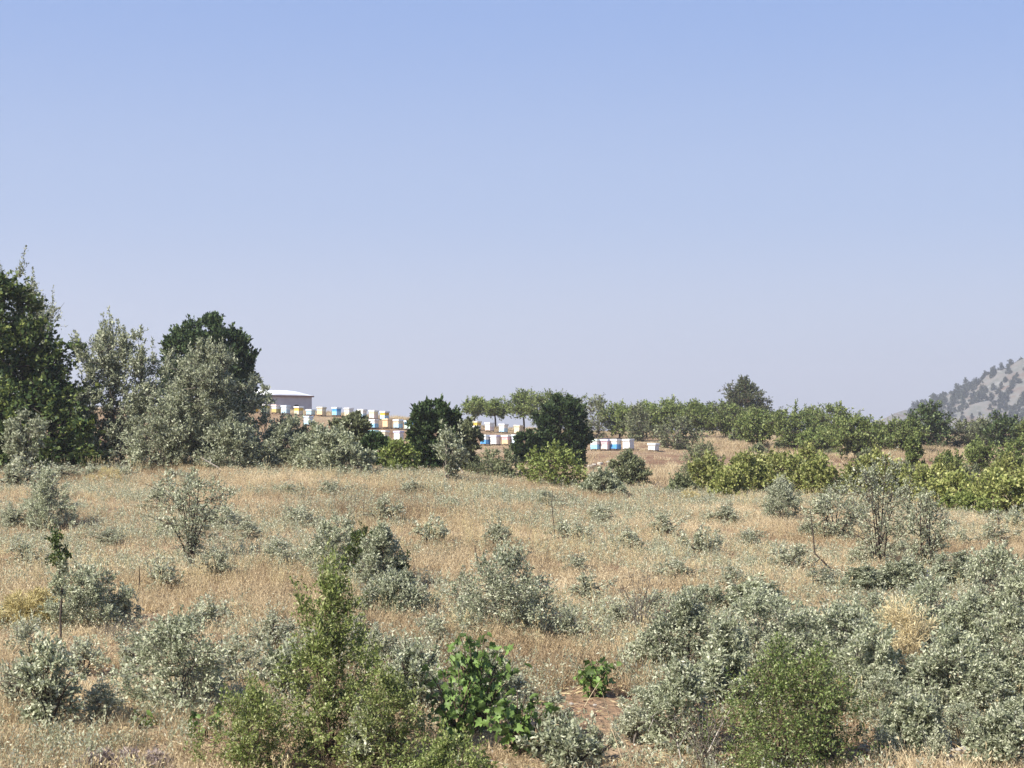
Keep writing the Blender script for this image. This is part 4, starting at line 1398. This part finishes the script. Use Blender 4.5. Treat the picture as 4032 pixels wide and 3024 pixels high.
def scatter(name, meshes, P, rot, scl, label, cat):
    """one object: its points carry the pieces (geometry nodes)"""
    col = bpy.data.collections.new(name + '_pieces')
    for i, me in enumerate(meshes):
        col.objects.link(bpy.data.objects.new(name + '_piece', me))
    me = np_mesh(name, P)
    a = me.attributes.new('rot', 'FLOAT_VECTOR', 'POINT')
    a.data.foreach_set('vector', np.asarray(rot, np.float32).ravel())
    a = me.attributes.new('scl', 'FLOAT_VECTOR', 'POINT')
    a.data.foreach_set('vector', np.asarray(scl, np.float32).ravel())
    a = me.attributes.new('pick', 'INT', 'POINT')
    a.data.foreach_set('value', (np.arange(len(P)) % len(meshes)).astype(np.int32))
    o = obj(name, me)
    ng = bpy.data.node_groups.new(name, 'GeometryNodeTree')
    ng.interface.new_socket('Geometry', in_out='INPUT', socket_type='NodeSocketGeometry')
    ng.interface.new_socket('Geometry', in_out='OUTPUT', socket_type='NodeSocketGeometry')
    n, l = ng.nodes, ng.links
    gi, go = n.new('NodeGroupInput'), n.new('NodeGroupOutput')
    ip = n.new('GeometryNodeInstanceOnPoints')
    ci = n.new('GeometryNodeCollectionInfo')
    ci.inputs['Collection'].default_value = col
    ci.inputs['Separate Children'].default_value = True
    ci.inputs['Reset Children'].default_value = True
    ip.inputs['Pick Instance'].default_value = True

    def attr(nm, t):
        q = n.new('GeometryNodeInputNamedAttribute')
        q.data_type = t
        q.inputs['Name'].default_value = nm
        return q.outputs['Attribute']
    l.new(gi.outputs[0], ip.inputs['Points'])
    l.new(ci.outputs[0], ip.inputs['Instance'])
    l.new(attr('pick', 'INT'), ip.inputs['Instance Index'])
    l.new(attr('rot', 'FLOAT_VECTOR'), ip.inputs['Rotation'])
    l.new(attr('scl', 'FLOAT_VECTOR'), ip.inputs['Scale'])
    l.new(ip.outputs[0], go.inputs[0])
    md = o.modifiers.new('pieces', 'NODES')
    md.node_group = ng
    tag(o, label, cat, kind='stuff')
    return o


rg = np.random.default_rng(21)


def patch(x, y, s=.35, p=0.):
    return (np.sin(x * s + 1.7 * np.sin(y * s * .6 + p)) * np.sin(y * s * 1.1 + p + 1.3 * np.sin(x * s * .7)) +
            .5 * np.sin(x * s * 2.7 + p * 2) * np.sin(y * s * 2.3 + x * s))


def spread_points(n, d0, d1, power=1.0, margin=1.12):
    """points over the field, in a fan a little wider than the view; the fan is only where grass is grown"""
    u = rg.random(n)
    y = (d0 ** (power + 1) + u * (d1 ** (power + 1) - d0 ** (power + 1))) ** (1 / (power + 1))
    x = (rg.random(n) - .5) * (.536 * margin * y + 5)
    return x, y


def bare(x, y):
    """bare reddish earth patches seen in the photograph"""
    px = CX + F * x / y
    m = np.zeros_like(x)
    for (cx, D, rx, ry) in ((2330, 23.0, .75, 1.6), (430, 25.2, .5, .8), (3800, 20.5, 1.7, 1.0), (2420, 21.0, .9, 1.0)):
        m = np.maximum(m, 1 - np.hypot((x - gx(cx, D)) / rx, (y - D) / ry))
    m = np.maximum(m, .27 * np.clip(1.6 - 1.2 * np.hypot((x - gx(2500, 109)) / 5.5, (y - 109) / 7.5), -2, 1))
    return m


x, y = spread_points(46000, 15, 64, .6)
pn = patch(x, y)
kp = (rg.random(len(x)) < .80 + .25 * pn) & (bare(x, y) < rg.uniform(-.1, .35, len(x)))
x, y, pn = x[kp], y[kp], pn[kp]
z = height(x, y)
n = len(x)
hs = (.50 + .22 * pn + rg.normal(0, .14, n)).clip(.25, 1.3)
scatter('dry_grass', [grass_tuft(300 + i, 34, .38, .13, .0075, .55) for i in range(6)], np.stack([x, y, z], -1),
        np.stack([rg.normal(0, .08, n), rg.normal(0, .08, n), rg.random(n) * 6.28], -1),
        np.stack([hs * 0 + rg.uniform(.85, 1.3, n), hs * 0 + rg.uniform(.85, 1.3, n), hs], -1),
        'tan dry grass covering the field', 'grass')

x, y = spread_points(30000, 62, 178, .8, 1.1)
pn = patch(x, y, .12, 2.)
kp = (rg.random(len(x)) < .62 + .4 * pn) & (bare(x, y) < rg.uniform(-.1, .4, len(x)))
x, y, pn = x[kp], y[kp], pn[kp]
z = height(x, y)
n = len(x)
hs = (.8 + .3 * pn + rg.normal(0, .15, n)).clip(.35, 1.5)
# the beekeeper keeps the ground round the hives trodden down
pxg = CX + F * x / y
hs = np.where((y > 110) & (y < 156) & (pxg < 2720), hs * .28, hs)
scatter('slope_grass', [grass_tuft(340 + i, 30, .36, .24, .018, .3) for i in range(4)], np.stack([x, y, z], -1),
        np.stack([rg.normal(0, .08, n), rg.normal(0, .08, n), rg.random(n) * 6.28], -1),
        np.stack([rg.uniform(.9, 1.4, n), rg.uniform(.9, 1.4, n), hs], -1), 'dry straw grass on the far slope', 'grass')

x, y = spread_points(27000, 16, 62, .35)
pn = patch(x, y, .5, 4.)
kp = (rg.random(len(x)) < .35 + .75 * pn) & (bare(x, y) < .2)
x, y = x[kp], y[kp]
z = height(x, y)
n = len(x)
sc_ = rg.uniform(.6, 1.35, n)
scatter('silver_ground_cover', [sprig(380 + i, 'silver_pale', 9, .34, .044, .019) for i in range(6)], np.stack([x, y, z], -1),
        np.stack([rg.normal(0, .15, n), rg.normal(0, .15, n), rg.random(n) * 6.28], -1), np.stack([sc_, sc_, sc_], -1),
        'silvery sprigs growing all through the dry grass', 'ground cover')

x, y = spread_points(9000, 16, 60, .5)
pn = patch(x, y, .3, 7.)
kp = (rg.random(len(x)) < .15 + .7 * pn) & (bare(x, y) < .1)
x, y = x[kp], y[kp]
z = height(x, y)
n = len(x)
sc_ = rg.uniform(.4, .95, n)
scatter('seed_stalks', [stalks(700 + i) for i in range(5)], np.stack([x, y, z], -1),
        np.stack([rg.normal(0, .1, n), rg.normal(0, .1, n), rg.random(n) * 6.28], -1), np.stack([sc_, sc_, sc_], -1),
        'pale seed stalks standing above the dry grass', 'grass')

# clods, pebbles and straw bits lying on the bare earth


def litter(seed):
    rng = np.random.default_rng(seed)
    n = 26
    P = np.concatenate([rng.uniform(-.14, .14, (n, 2)), rng.uniform(.0, .012, (n, 1))], 1)
    d = nrm(np.concatenate([rng.normal(0, 1, (n, 2)), rng.normal(.05, .15, (n, 1))], 1))
    LV, LQ = leaves(P, d, rng.uniform(.025, .10, n), rng.uniform(.004, .012, n), rng, .08)
    me = np_mesh('litter', LV, LQ)
    me.materials.append(MATS['straw_head'])
    return me


def clod(seed, mat):
    rng = np.random.default_rng(seed)
    bm = bmesh.new()
    bmesh.ops.create_icosphere(bm, subdivisions=1, radius=1)
    for v in bm.verts:
        v.co = Vector(np.array(v.co) * (.022 * (1 + rng.normal(0, .22))) * np.array([1, .9, .65]))
    me = bpy.data.meshes.new('clod')
    bm.to_mesh(me)
    bm.free()
    me.materials.append(MATS[mat])
    return me


x, y = spread_points(160000, 17, 30, .6)
kp = bare(x, y) > -.25
x, y = x[kp][:9000], y[kp][:9000]
z = height(x, y)
n = len(x)
sc_ = rg.lognormal(-.1, .5, n).clip(.3, 2.6)
scatter('soil_litter', [litter(600), clod(601, 'clod_soil'), clod(602, 'clod_soil'), litter(603), clod(604, 'clod_soil'), clod(605, 'limestone'), litter(606),
                        clod(607, 'clod_soil')],
        np.stack([x, y, z], -1), np.stack([rg.normal(0, .1, n), rg.normal(0, .1, n), rg.random(n) * 6.28], -1), np.stack([sc_, sc_, sc_], -1),
        'clods, pebbles and straw bits on the bare earth', 'soil litter')
# ------------------------------------------------------------------ summer haze: one closed box of thin air round everything
hb = bm_mesh('haze', lambda bm: bx(bm, -4200, 4200, -3200, 5200, -12, 175))
hz_o = obj('haze', hb)
hm, hn, hl, ho = new_mat('haze')
pv = hn.new('ShaderNodeVolumePrincipled')
pv.inputs['Color'].default_value = (.93, .93, .97, 1)
pv.inputs['Density'].default_value = .00036
pv.inputs['Anisotropy'].default_value = .2
hl.new(pv.outputs[0], ho.inputs['Volume'])
hb.materials.append(hm)
tag(hz_o, 'thin pale summer haze in the air', 'haze', kind='stuff')
